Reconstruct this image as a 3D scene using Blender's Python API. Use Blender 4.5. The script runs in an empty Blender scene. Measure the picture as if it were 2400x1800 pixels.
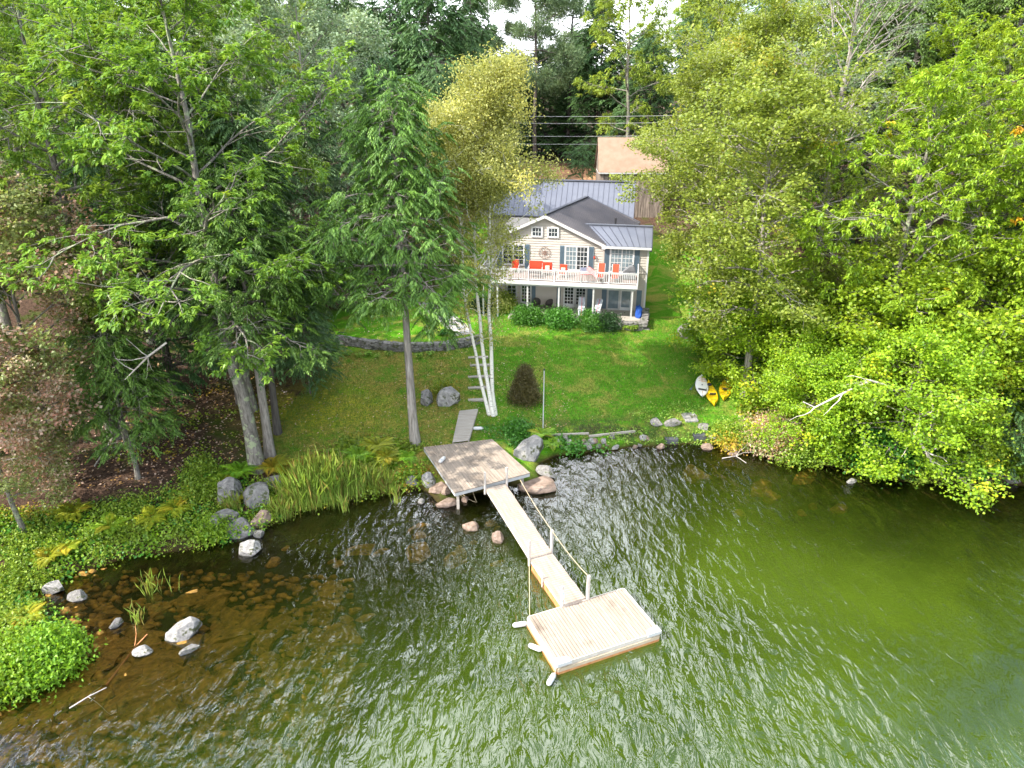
import bpy, bmesh, math, random
import numpy as np
from math import radians, sin, cos, pi
from mathutils import Vector, Matrix
sc = bpy.context.scene
col = sc.collection

# ------------------------------------------------------------------ camera
TH, F, CH = 24.0, 1664.0, 23.0            # pitch down, focal length in px of a 2400 wide frame, height over the lake
cam = bpy.data.cameras.new('camera'); camo = bpy.data.objects.new('camera', cam); col.objects.link(camo)
cam.sensor_width = 36; cam.lens = 36 * F / 2400; cam.clip_start = .5; cam.clip_end = 3000
camo.location = (0, 0, CH); camo.rotation_euler = (radians(90 - TH), 0, 0)
sc.camera = camo
# ------------------------------------------------------------------ sun and sky
SUN_AZ, SUN_EL = radians(-114), radians(42)     # azimuth clockwise from +Y
sdir = Vector((sin(SUN_AZ) * cos(SUN_EL), cos(SUN_AZ) * cos(SUN_EL), sin(SUN_EL)))
sl = bpy.data.lights.new('sun', 'SUN'); sl.energy = 4.2; sl.angle = radians(.55); sl.color = (1, .94, .84)
so = bpy.data.objects.new('sun', sl); col.objects.link(so); so.rotation_euler = (-sdir).to_track_quat('-Z', 'Y').to_euler()
so.location = (-60, 0, 80)
w = bpy.data.worlds.new('World'); sc.world = w; w.use_nodes = True
nt = w.node_tree; nt.nodes.clear()
def wn(t, **k):
    n = nt.nodes.new(t)
    for a, b in k.items(): setattr(n, a, b)
    return n
sky = wn('ShaderNodeTexSky', sky_type='NISHITA', sun_disc=False, sun_elevation=SUN_EL, sun_rotation=SUN_AZ, air_density=1.0, dust_density=1.5)
tc = wn('ShaderNodeTexCoord'); nz = wn('ShaderNodeTexNoise'); nz.inputs['Scale'].default_value = 2.6; nz.inputs['Detail'].default_value = 6
cr = wn('ShaderNodeValToRGB'); cr.color_ramp.elements[0].position = .44; cr.color_ramp.elements[1].position = .60
mx = wn('ShaderNodeMix', data_type='RGBA'); mx.inputs[7].default_value = (16, 16.6, 17.4, 1)
bg = wn('ShaderNodeBackground'); bg.inputs[1].default_value = .15; ou = wn('ShaderNodeOutputWorld')
L = nt.links.new
sx = wn('ShaderNodeSeparateXYZ'); L(tc.outputs['Generated'], sx.inputs[0]); ab = wn('ShaderNodeMath', operation='ABSOLUTE'); L(sx.outputs[0], ab.inputs[0])
lb = wn('ShaderNodeMapRange', interpolation_type='SMOOTHSTEP'); L(ab.outputs[0], lb.inputs[0])       # a cloud bank straight ahead of the shore
for i_, v_ in ((1, .02), (2, .42), (3, .12), (4, -.10)): lb.inputs[i_].default_value = v_
ad = wn('ShaderNodeMath', operation='ADD'); L(nz.outputs['Fac'], ad.inputs[0]); L(lb.outputs[0], ad.inputs[1])
L(tc.outputs['Generated'], nz.inputs['Vector']); L(ad.outputs[0], cr.inputs[0]); L(cr.outputs[0], mx.inputs[0])
L(sky.outputs[0], mx.inputs[6]); L(mx.outputs[2], bg.inputs[0]); L(bg.outputs[0], ou.inputs[0])
sc.view_settings.view_transform = 'Standard'; sc.view_settings.look = 'None'; sc.view_settings.gamma = 1
sc.view_settings.use_curve_mapping = False
sc.view_settings.exposure = 1.22
cy = sc.cycles
cy.max_bounces = 6; cy.diffuse_bounces = 3; cy.glossy_bounces = 2; cy.transmission_bounces = 3; cy.transparent_max_bounces = 6
cy.use_denoising = True; cy.caustics_reflective = False; cy.caustics_refractive = False
cy.sample_clamp_indirect = 6; cy.use_adaptive_sampling = False

# ------------------------------------------------------------------ helpers
D = 2400 / 2212
def ray(px, py):
    a0 = (px * D - 1200) / F; a1 = (900 - py * D) / F; t = radians(TH)
    return np.array([a0, cos(t) + sin(t) * a1, -sin(t) + cos(t) * a1])
def at(px, py, z):                       # point of the place seen at a pixel of the 2212 wide photograph, at height z
    r = ray(px, py); s = (z - CH) / r[2]; return r * s + np.array([0, 0, CH])

def tag(o, label=None, cat=None, group=None, kind=None):
    if label: o['label'] = label
    if cat: o['category'] = cat
    if group: o['group'] = group
    if kind: o['kind'] = kind
    return o
def empty(name, loc=(0, 0, 0), rz=0, label=None, cat=None, group=None):
    o = bpy.data.objects.new(name, None); col.objects.link(o); o.location = loc; o.rotation_euler = (0, 0, rz)
    o.empty_display_size = .2
    return tag(o, label, cat, group)
def link(name, me, parent=None, loc=None, rot=None, scale=None):
    o = bpy.data.objects.new(name, me); col.objects.link(o)
    if parent: o.parent = parent
    if loc is not None: o.location = loc
    if rot is not None: o.rotation_euler = rot
    if scale is not None: o.scale = scale if hasattr(scale, '__len__') else (scale,) * 3
    return o
def copy_tree(o, parent=None):
    c = o.copy(); col.objects.link(c)
    if parent: c.parent = parent
    for ch in list(o.children): copy_tree(ch, c)
    return c
def np_mesh(name, V, Fc, n, mat, attr=None, smooth=False):
    me = bpy.data.meshes.new(name); V = np.asarray(V, np.float32); Fc = np.asarray(Fc, np.int32)
    me.vertices.add(len(V)); me.vertices.foreach_set('co', V.ravel())
    me.loops.add(Fc.size); me.loops.foreach_set('vertex_index', Fc.ravel())
    k = len(Fc); me.polygons.add(k)
    me.polygons.foreach_set('loop_start', np.arange(0, k * n, n, dtype=np.int32))
    if smooth: me.polygons.foreach_set('use_smooth', np.ones(k, bool))
    if attr is not None:
        a = me.color_attributes.new('lf', 'FLOAT_COLOR', 'POINT')
        c = np.ones((len(V), 4), np.float32); c[:, :attr.shape[1]] = attr; a.data.foreach_set('color', c.ravel())
    me.update(calc_edges=True); me.materials.append(mat)
    return me
class MB:
    def __init__(s): s.v = []; s.f = []
    def poly(s, pts, flip=False):
        b = len(s.v); s.v += [tuple(p) for p in pts]; r = list(range(b, b + len(pts))); s.f.append(r[::-1] if flip else r); return s
    def box(s, x0, x1, y0, y1, z0, z1):
        b = len(s.v)
        s.v += [(x, y, z) for z in (z0, z1) for x, y in ((x0, y0), (x1, y0), (x1, y1), (x0, y1))]
        s.f += [[b + i for i in q] for q in ((3, 2, 1, 0), (4, 5, 6, 7), (0, 1, 5, 4), (1, 2, 6, 5), (2, 3, 7, 6), (3, 0, 4, 7))]; return s
    def prism(s, bot, top):              # two rings of the same length
        b = len(s.v); n = len(bot); s.v += [tuple(p) for p in bot] + [tuple(p) for p in top]
        s.f.append(list(range(b, b + n))[::-1]); s.f.append(list(range(b + n, b + 2 * n)))
        for i in range(n): j = (i + 1) % n; s.f.append([b + i, b + j, b + n + j, b + n + i])
        return s
    def bar(s, a, c, wd, h=None, up=(0, 0, 1)):
        a = Vector(a); c = Vector(c); h = h or wd; d = (c - a).normalized(); u = Vector(up)
        if abs(d.dot(u)) > .97: u = Vector((0, 1, 0))
        x = d.cross(u).normalized() * wd / 2; y = x.normalized().cross(d).normalized() * h / 2
        return s.prism([a - x - y, a + x - y, a + x + y, a - x + y], [c - x - y, c + x - y, c + x + y, c - x + y])
    def tube(s, pts, r, n=8, cap=True):
        pts = [Vector(p) for p in pts]; rs = r if hasattr(r, '__len__') else [r] * len(pts); b = len(s.v); prev = None
        for i, p in enumerate(pts):
            d = (pts[min(i + 1, len(pts) - 1)] - pts[max(i - 1, 0)]).normalized()
            if prev is None: prev = d.orthogonal().normalized()
            x = (prev - d * prev.dot(d)).normalized(); prev = x; y = d.cross(x)
            for k in range(n): a = 2 * pi * k / n; s.v.append(tuple(p + (x * cos(a) + y * sin(a)) * rs[i]))
        for i in range(len(pts) - 1):
            for k in range(n):
                j = (k + 1) % n; s.f.append([b + i * n + k, b + i * n + j, b + (i + 1) * n + j, b + (i + 1) * n + k])
        if cap: s.f.append([b + k for k in range(n)][::-1]); s.f.append([b + (len(pts) - 1) * n + k for k in range(n)])
        return s
    def lathe(s, prof, n=14, c=(0, 0, 0), sx=1, sy=1):
        b = len(s.v)
        for r, z in prof:
            for k in range(n): a = 2 * pi * k / n; s.v.append((c[0] + r * cos(a) * sx, c[1] + r * sin(a) * sy, c[2] + z))
        for i in range(len(prof) - 1):
            for k in range(n): j = (k + 1) % n; s.f.append([b + i * n + k, b + i * n + j, b + (i + 1) * n + j, b + (i + 1) * n + k])
        s.f.append([b + k for k in range(n)][::-1]); s.f.append([b + (len(prof) - 1) * n + k for k in range(n)]); return s
    def xf(s, M, start=0):
        for i in range(start, len(s.v)): s.v[i] = tuple(M @ Vector(s.v[i]))
        return s
    def build(s, name, mat, parent=None, smooth=False, bevel=0, loc=None, rz=0):
        me = bpy.data.meshes.new(name); me.from_pydata(s.v, [], s.f); me.materials.append(mat)
        if smooth: me.polygons.foreach_set('use_smooth', [True] * len(me.polygons))
        o = link(name, me, parent)
        if loc is not None: o.location = loc; o.rotation_euler = (0, 0, rz)
        if bevel:
            m = o.modifiers.new('bevel', 'BEVEL'); m.width = bevel; m.segments = 2; m.limit_method = 'ANGLE'
        return o
# ------------------------------------------------------------------ materials
def nodes_of(name):
    m = bpy.data.materials.new(name); m.use_nodes = True; t = m.node_tree; t.nodes.clear()
    def N(ty, **k):
        n = t.nodes.new(ty)
        for a, b in k.items():
            if a.startswith('i_'): n.inputs[int(a[2:])].default_value = b
            else: setattr(n, a, b)
        return n
    return m, t, N, t.links.new
def mixc(N, L, f, a, b):
    n = N('ShaderNodeMix', data_type='RGBA')
    for i, x in ((0, f), (6, a), (7, b)):
        if hasattr(x, 'links') or hasattr(x, 'is_output'): L(x, n.inputs[i])
        else: n.inputs[i].default_value = x if i == 0 else (*x, 1)
    return n.outputs[2]
def noise(N, L, scale, detail=4, rough=.55, vec=None, ramp=None, dist=0):
    n = N('ShaderNodeTexNoise'); n.inputs['Scale'].default_value = scale; n.inputs['Detail'].default_value = detail
    n.inputs['Roughness'].default_value = rough; n.inputs['Distortion'].default_value = dist
    if vec is not None: L(vec, n.inputs['Vector'])
    o = n.outputs['Fac']
    if ramp:
        r = N('ShaderNodeMapRange'); r.inputs[1].default_value = ramp[0]; r.inputs[2].default_value = ramp[1]; L(o, r.inputs[0]); o = r.outputs[0]
    return o
def math_(N, L, op, a, b=None, c=None):
    n = N('ShaderNodeMath', operation=op)
    for i, x in enumerate((a, b, c)):
        if x is None: continue
        if hasattr(x, 'is_output'): L(x, n.inputs[i])
        else: n.inputs[i].default_value = x
    return n.outputs[0]
def basic(name, c1, c2=None, scale=3, rough=.7, bump=.0, metal=0, stretch=None, bscale=None, spec=.4, c3=None, s3=1, r3=(.5, .62), coords='Object'):
    m, t, N, L = nodes_of(name); p = N('ShaderNodeBsdfPrincipled'); o = N('ShaderNodeOutputMaterial'); L(p.outputs[0], o.inputs[0])
    p.inputs['Roughness'].default_value = rough; p.inputs['Metallic'].default_value = metal; p.inputs['Specular IOR Level'].default_value = spec
    tcn = N('ShaderNodeTexCoord'); v = tcn.outputs[coords]
    if stretch:
        mp = N('ShaderNodeMapping'); mp.inputs['Scale'].default_value = stretch; L(v, mp.inputs[0]); v = mp.outputs[0]
    c = None
    if c2 is not None: c = mixc(N, L, noise(N, L, scale, 5, .6, v, (.3, .7)), c1, c2)
    if c3 is not None: c = mixc(N, L, noise(N, L, s3, 6, .65, tcn.outputs[coords], r3), c if c is not None else c1, c3)
    if c is not None: L(c, p.inputs['Base Color'])
    else: p.inputs['Base Color'].default_value = (*c1, 1)
    if bump:
        b = N('ShaderNodeBump'); b.inputs['Strength'].default_value = bump; b.inputs['Distance'].default_value = .05
        L(noise(N, L, bscale or scale * 3, 6, .6, v), b.inputs['Height']); L(b.outputs[0], p.inputs['Normal'])
    return m
def leafmat(name, dark, light, acc=None, thr=.9, trans=.35, gloss=.45, acc2=None):
    m, t, N, L = nodes_of(name); o = N('ShaderNodeOutputMaterial')
    a = N('ShaderNodeAttribute', attribute_name='lf'); s = N('ShaderNodeSeparateColor'); L(a.outputs['Color'], s.inputs[0])
    f = math_(N, L, 'ADD', math_(N, L, 'MULTIPLY', s.outputs[0], .55), math_(N, L, 'MULTIPLY', s.outputs[1], .45))
    c = mixc(N, L, f, dark, light)
    if acc is not None:
        g = N('ShaderNodeMapRange'); g.inputs[1].default_value = thr - .04; g.inputs[2].default_value = thr + .04; L(s.outputs[2], g.inputs[0])
        ac = mixc(N, L, s.outputs[0], acc, acc2 or acc)
        c = mixc(N, L, g.outputs[0], c, ac)
    oi = N('ShaderNodeObjectInfo'); hs = N('ShaderNodeHueSaturation')
    L(math_(N, L, 'MULTIPLY_ADD', oi.outputs['Random'], .34, .83), hs.inputs['Value']); L(c, hs.inputs['Color'])
    L(math_(N, L, 'MULTIPLY_ADD', oi.outputs['Random'], .02, .49), hs.inputs['Hue']); c = hs.outputs[0]
    p = N('ShaderNodeBsdfPrincipled'); p.inputs['Roughness'].default_value = gloss; p.inputs['Specular IOR Level'].default_value = .45; L(c, p.inputs['Base Color'])
    tr = N('ShaderNodeBsdfTranslucent'); L(mixc(N, L, .35, c, (light[0] * 1.5, light[1] * 1.4, light[2] * .6)), tr.inputs[0])
    mxs = N('ShaderNodeMixShader'); mxs.inputs[0].default_value = trans; L(p.outputs[0], mxs.inputs[1]); L(tr.outputs[0], mxs.inputs[2]); L(mxs.outputs[0], o.inputs[0])
    return m
M = {}
M['oak'] = leafmat('oak leaves', (.055, .15, .018), (.29, .44, .05), (.42, .42, .03), .9, .38)
M['maple'] = leafmat('maple leaves', (.10, .22, .018), (.42, .56, .03), (.55, .52, .03), .85, .45)
M['chestnut'] = leafmat('long leaves', (.10, .20, .018), (.42, .54, .04), (.72, .42, .02), .90, .42, acc2=(.55, .2, .03))
M['cherry'] = leafmat('small leaves', (.09, .16, .02), (.38, .46, .07), (.48, .42, .04), .9, .42)
M['birch'] = leafmat('birch leaves', (.14, .17, .03), (.54, .54, .17), (.60, .56, .15), .72, .45)
M['redmaple'] = leafmat('reddening leaves', (.14, .22, .05), (.40, .46, .16), (.60, .28, .19), .5, .4, acc2=(.66, .56, .42))
M['silver'] = leafmat('silver leaves', (.09, .15, .06), (.38, .48, .30), (.35, .3, .08), .97)
M['hemlock'] = leafmat('hemlock needles', (.032, .085, .014), (.165, .29, .035), None, .9, .2, .55)
M['hemdark'] = leafmat('dark needles', (.03, .085, .03), (.12, .23, .06), None, .9, .2, .55)
M['pine'] = leafmat('pine needles', (.05, .10, .05), (.22, .30, .13), None, .9, .25, .5)
M['shrub'] = leafmat('shrub leaves', (.025, .10, .012), (.10, .30, .025), None, .9, .3)
M['darkshrub'] = leafmat('dark shrub leaves', (.015, .045, .015), (.045, .12, .03), None, .9, .3)
M['cone'] = leafmat('brown green needles', (.045, .045, .014), (.13, .10, .03), None, .9, .2)
M['fern'] = leafmat('fern fronds', (.16, .24, .02), (.46, .46, .03), (.5, .38, .03), .85, .4)
M['greenfern'] = leafmat('green fronds', (.10, .24, .02), (.32, .50, .03), (.4, .4, .03), .9, .4)
M['reed'] = leafmat('reed blades', (.13, .25, .03), (.42, .54, .10), (.32, .24, .07), .8, .35)
M['cover'] = leafmat('ground cover leaves', (.08, .17, .02), (.34, .46, .04), (.58, .48, .04), .66, .38, acc2=(.42, .22, .04))
M['hosta'] = leafmat('hosta leaves', (.10, .26, .03), (.38, .52, .08), None, .9, .35)
M['fallen'] = leafmat('fallen leaves', (.42, .22, .12), (.75, .62, .5), (.55, .33, .1), .6, .1)
M['bark'] = basic('grey bark', (.07, .06, .05), (.30, .27, .235), 2.4, .9, 1, stretch=(5, 5, .8), bscale=6, c3=(.30, .34, .20), s3=2.6, r3=(.54, .58))
M['barkpale'] = basic('pale bark', (.14, .12, .10), (.42, .38, .34), 2.4, .9, .7, stretch=(4, 4, .5), bscale=6)
M['barkdark'] = basic('dark bark', (.06, .05, .045), (.15, .13, .11), 2, .9, .6, stretch=(4, 4, .5), bscale=6)
M['deadwood'] = basic('bleached dead wood', (.42, .36, .31), (.62, .57, .52), 3, .8, .4)
def birchbark():
    m, t, N, L = nodes_of('birch bark'); p = N('ShaderNodeBsdfPrincipled'); o = N('ShaderNodeOutputMaterial'); L(p.outputs[0], o.inputs[0])
    tcn = N('ShaderNodeTexCoord'); mp = N('ShaderNodeMapping'); mp.inputs['Scale'].default_value = (2.2, 2.2, 11); L(tcn.outputs['Object'], mp.inputs[0])
    f = noise(N, L, 1.6, 3, .6, mp.outputs[0], (.60, .66)); L(mixc(N, L, f, (.72, .69, .62), (.10, .085, .075)), p.inputs['Base Color'])
    p.inputs['Roughness'].default_value = .75; return m
M['birchbark'] = birchbark()

# ------------------------------------------------------------------ terrain
SH = [(-60, 1900), (-30, 1560), (0, 1510), (90, 1455), (165, 1420), (178, 1380), (125, 1340), (60, 1285), (130, 1252), (270, 1205), (420, 1185), (560, 1150), (640, 1102), (760, 1082), (850, 1062), (910, 1055), (950, 1090), (1000, 1075), (1090, 1050), (1170, 1040), (1165, 1000), (1200, 985), (1290, 972), (1400, 966), (1500, 958), (1560, 962), (1640, 978), (1740, 998), (1850, 1014), (1950, 1040), (2100, 1046), (2212, 1050), (2330, 1056)]
shore = np.array([at(a, b, 0)[:2] for a, b in SH])
shore = np.vstack([[(-600, -60), (-60, 8)], [shore[0] + np.array([-6, -2])], shore[1:], [(45, 33), (70, 28), (120, 5), (600, -60)]])
rs = np.random.RandomState(4)
fine = [shore[0]]
for a, b in zip(shore[:-1], shore[1:]):       # break up the long straight runs
    n = max(1, int(min(np.linalg.norm(b - a), 60) / .9)); d = b - a; nn = np.array([-d[1], d[0]]) / (np.linalg.norm(d) + 1e-9)
    for k in range(1, n + 1):
        f = k / n; fine.append(a + d * f + (nn * rs.normal(0, .14) if k < n else 0))
shore = np.array(fine)
landpoly = np.vstack([shore, [(600, 900), (-600, 900)]])
def inside(x, y, poly):
    x = np.asarray(x, float); y = np.asarray(y, float); r = np.zeros(x.shape, bool); n = len(poly)
    for i in range(n):
        x0, y0 = poly[i]; x1, y1 = poly[(i + 1) % n]
        if y0 == y1: continue
        c = ((y0 > y) != (y1 > y)) & (x < (x1 - x0) * (y - y0) / (y1 - y0) + x0); r ^= c
    return r
def pdist(x, y, poly, closed=False):
    x = np.asarray(x, float); y = np.asarray(y, float); best = np.full(x.shape, 1e9)
    for i in range(len(poly) - (0 if closed else 1)):
        a = poly[i]; b = poly[(i + 1) % len(poly)]; dx, dy = b - a; l2 = dx * dx + dy * dy + 1e-12
        t = np.clip(((x - a[0]) * dx + (y - a[1]) * dy) / l2, 0, 1)
        best = np.minimum(best, (x - a[0] - t * dx) ** 2 + (y - a[1] - t * dy) ** 2)
    return np.sqrt(best)
def sdist(x, y):
    d = pdist(x, y, shore); return np.where(inside(x, y, landpoly), d, -d)
wallline = np.array([at(a, b, 2.2)[:2] for a, b in [(640, 722), (735, 748), (800, 756), (860, 760), (900, 760), (960, 755), (1030, 742)]])
def sstep(a, b, x): t = np.clip((x - a) / (b - a), 0, 1); return t * t * (3 - 2 * t)
def wnoise(x, y, s, seed=0):
    r = np.random.RandomState(seed); o = 0
    for k in range(7):
        a = r.uniform(0, 6.28); f = s * (1 + k * .55); o = o + np.sin((x * cos(a) + y * sin(a)) * f + r.uniform(0, 6.28)) / (1 + k * .5)
    return o / 3.2
HO = np.array([10.706, 58.836]); HA = radians(-9.573); HU = np.array([cos(HA), sin(HA)]); HV = np.array([-sin(HA), cos(HA)])
def hgt(x, y):
    x = np.asarray(x, float); y = np.asarray(y, float); d = sdist(x, y)
    l = np.interp(d, [0, .5, 2.5, 8, 14, 18, 31, 38, 48, 70, 150, 500], [.02, .3, .75, 1.45, 2.05, 2.42, 2.9, 5.0, 8.6, 9.4, 12, 17])
    fac = 1 - .50 * sstep(0, 6, -1 - x) * sstep(0, 5, 34 - y) * sstep(0, 14, y - 12)
    b = -np.interp(-d, [0, .4, 1.2, 3, 6, 12, 25, 100], [0, .22, .42, .75, 1.25, 2.3, 3.5, 6]) * fac
    wy = np.interp(x, wallline[:, 0], wallline[:, 1]); t = y - wy
    ter = sstep(-.05, .35, t) * (1 - sstep(5, 13, t)) * sstep(0, 3, x + 20) * (1 - sstep(-3.2, -1.8, x)) * .55
    z = np.where(d > 0, l + ter, b)
    z = z + wnoise(x, y, .9, 3) * np.where(d > 0, .05, .05) * sstep(.3, 2, abs(d)) + wnoise(x, y, .16, 5) * .35 * sstep(30, 60, np.maximum(d, 0))
    du = (x - HO[0]) * HU[0] + (y - HO[1]) * HU[1]; dv = (x - HO[0]) * HV[0] + (y - HO[1]) * HV[1]
    pad = sstep(-15, -13.5, du) * (1 - sstep(.6, 2.2, du)) * sstep(-1.2, -.2, dv) * (1 - sstep(14, 19, dv))
    return z * (1 - pad) + 2.5 * pad
def gz(x, y): return float(hgt(np.array([x]), np.array([y]))[0])
def G(px, py, lift=0):                    # ground point seen at a pixel
    z = 1.0
    for _ in range(14): p = at(px, py, z); z = z * .45 + .55 * gz(p[0], p[1])
    p = at(px, py, z); return Vector((p[0], p[1], gz(p[0], p[1]) + lift))
def axis(lo, hi, d0, d1, step, far):
    a = list(np.arange(d0, d1 + .001, step)); s = step; x = d1
    while x < hi: s *= far; x += s; a.append(x)
    s = step; x = d0
    while x > lo: s *= far; x -= s; a.insert(0, x)
    return np.array(a)
xs = axis(-700, 700, -32, 36, .3, 1.09); ys = axis(-500, 900, 14, 66, .3, 1.07)
X, Y = np.meshgrid(xs, ys); XR, YR = X.ravel(), Y.ravel(); Z = hgt(XR, YR)
def gz(x, y):                            # height of the built ground sheet, bilinear on its grid
    i = min(max(int(np.searchsorted(xs, x)) - 1, 0), len(xs) - 2); j = min(max(int(np.searchsorted(ys, y)) - 1, 0), len(ys) - 2); a = (x - xs[i]) / (xs[i + 1] - xs[i]); b = (y - ys[j]) / (ys[j + 1] - ys[j]); Zg = Z.reshape(len(ys), len(xs))
    return float((Zg[j, i] * (1 - a) + Zg[j, i + 1] * a) * (1 - b) + (Zg[j + 1, i] * (1 - a) + Zg[j + 1, i + 1] * a) * b)
nx, ny = len(xs), len(ys); I = np.arange(nx * ny).reshape(ny, nx)
quads = np.stack([I[:-1, :-1], I[:-1, 1:], I[1:, 1:], I[1:, :-1]], -1).reshape(-1, 4)
lawnW = np.array([(-15.2, 39), (-15.5, 43), (-13.5, 48), (-15.5, 54), (-16, 60), (-9, 66), (-6, 72), (-4, 84), (22, 80), (24, 66), (19.5, 57), (18.5, 49), (17, 44), (16.5, 37), (2, 37), (-8, 36)])
dl = pdist(XR, YR, lawnW, True); il = inside(XR, YR, lawnW)
lawn = sstep(-1.2, 1.2, np.where(il, dl, -dl) + wnoise(XR, YR, .8, 8) * .8)
drive = (1 - sstep(.8, 1.15, np.hypot((XR - 3) / 15, (YR - 103) / 11))) + 0
mudc = at(1330, 930, .6); mud = np.exp(-(((XR - mudc[0]) / 6) ** 2 + ((YR - mudc[1] - .2) / 1.3) ** 2))
mossc = at(700, 900, 1); moss = np.exp(-(((XR - mossc[0]) / 4.5) ** 2 + ((YR - mossc[1]) / 3.0) ** 2))
def ground_mat():
    m, t, N, L = nodes_of('ground'); p = N('ShaderNodeBsdfPrincipled'); o = N('ShaderNodeOutputMaterial'); L(p.outputs[0], o.inputs[0])
    p.inputs['Roughness'].default_value = .95; p.inputs['Specular IOR Level'].default_value = .1
    g = N('ShaderNodeNewGeometry').outputs['Position']; a = N('ShaderNodeAttribute', attribute_name='lf'); s = N('ShaderNodeSeparateColor'); L(a.outputs['Color'], s.inputs[0])
    a2 = N('ShaderNodeAttribute', attribute_name='lg'); s2 = N('ShaderNodeSeparateColor'); L(a2.outputs['Color'], s2.inputs[0])
    # litter
    lit = mixc(N, L, noise(N, L, 5, 6, .75, g, (.35, .65)), (.030, .018, .012), (.13, .080, .055))
    lit = mixc(N, L, noise(N, L, 16, 3, .7, g, (.62, .70)), lit, (.30, .22, .17))
    lit = mixc(N, L, noise(N, L, .35, 4, .6, g, (.55, .66)), lit, (.05, .075, .012))
    # lawn
    gr = mixc(N, L, noise(N, L, 6, 6, .75, g, (.3, .7)), (.042, .160, .006), (.125, .33, .014))
    gr = mixc(N, L, noise(N, L, .42, 5, .62, g, (.47, .66), 1.2), gr, mixc(N, L, noise(N, L, 9, 5, .7, g, (.35, .65)), (.17, .21, .03), (.38, .34, .08)))
    c = mixc(N, L, s.outputs[0], lit, gr)
    # dry brown lawn left of the steps
    c = mixc(N, L, math_(N, L, 'MULTIPLY', s2.outputs[1], noise(N, L, .8, 6, .75, g, (.40, .56))), c, mixc(N, L, noise(N, L, 4, 6, .75, g, (.38, .62)), (.16, .12, .03), (.40, .32, .08)))
    c = mixc(N, L, math_(N, L, 'MULTIPLY', s2.outputs[0], noise(N, L, 1.1, 5, .7, g, (.36, .52))), c, mixc(N, L, noise(N, L, 6, 5, .7, g, (.35, .65)), (.22, .24, .02), (.50, .46, .04)))
    c = mixc(N, L, s.outputs[1], c, mixc(N, L, noise(N, L, 3, 5, .6, g, (.3, .7)), (.36, .18, .10), (.58, .34, .19)))
    mm = math_(N, L, 'MULTIPLY', s.outputs[2], noise(N, L, 1.3, 5, .7, g, (.40, .52)))
    c = mixc(N, L, mm, c, mixc(N, L, noise(N, L, 5, 4, .6, g), (.02, .016, .012), (.075, .055, .045)))
    # wet edge and lake bed
    sz = N('ShaderNodeSeparateXYZ'); L(g, sz.inputs[0]); r = N('ShaderNodeMapRange'); r.inputs[1].default_value = .28; r.inputs[2].default_value = .02; L(sz.outputs[2], r.inputs[0])
    bed = mixc(N, L, noise(N, L, 1.6, 7, .7, g, (.35, .65)), (.014, .010, .004), (.065, .042, .014))
    bed = mixc(N, L, noise(N, L, .25, 4, .6, g, (.4, .65)), bed, (.05, .05, .016))
    c = mixc(N, L, r.outputs[0], c, bed)
    L(c, p.inputs['Base Color'])
    b = N('ShaderNodeBump'); b.inputs['Strength'].default_value = .9; b.inputs['Distance'].default_value = .12
    L(noise(N, L, 7, 8, .75, g), b.inputs['Height']); L(b.outputs[0], p.inputs['Normal']); return m
gm = np_mesh('ground', np.stack([XR, YR, Z], 1), quads, 4, ground_mat(), np.stack([lawn, np.clip(drive, 0, 1), mud], 1), True)
dry = sstep(0, 3, -1.2 - XR) * (1 - sstep(52, 54.5, YR)) * lawn
a = gm.color_attributes.new('lg', 'FLOAT_COLOR', 'POINT'); cc = np.ones((len(XR), 4), np.float32); cc[:, 0] = moss; cc[:, 1] = dry; a.data.foreach_set('color', cc.ravel())
tag(link('ground', gm), kind='structure')

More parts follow.
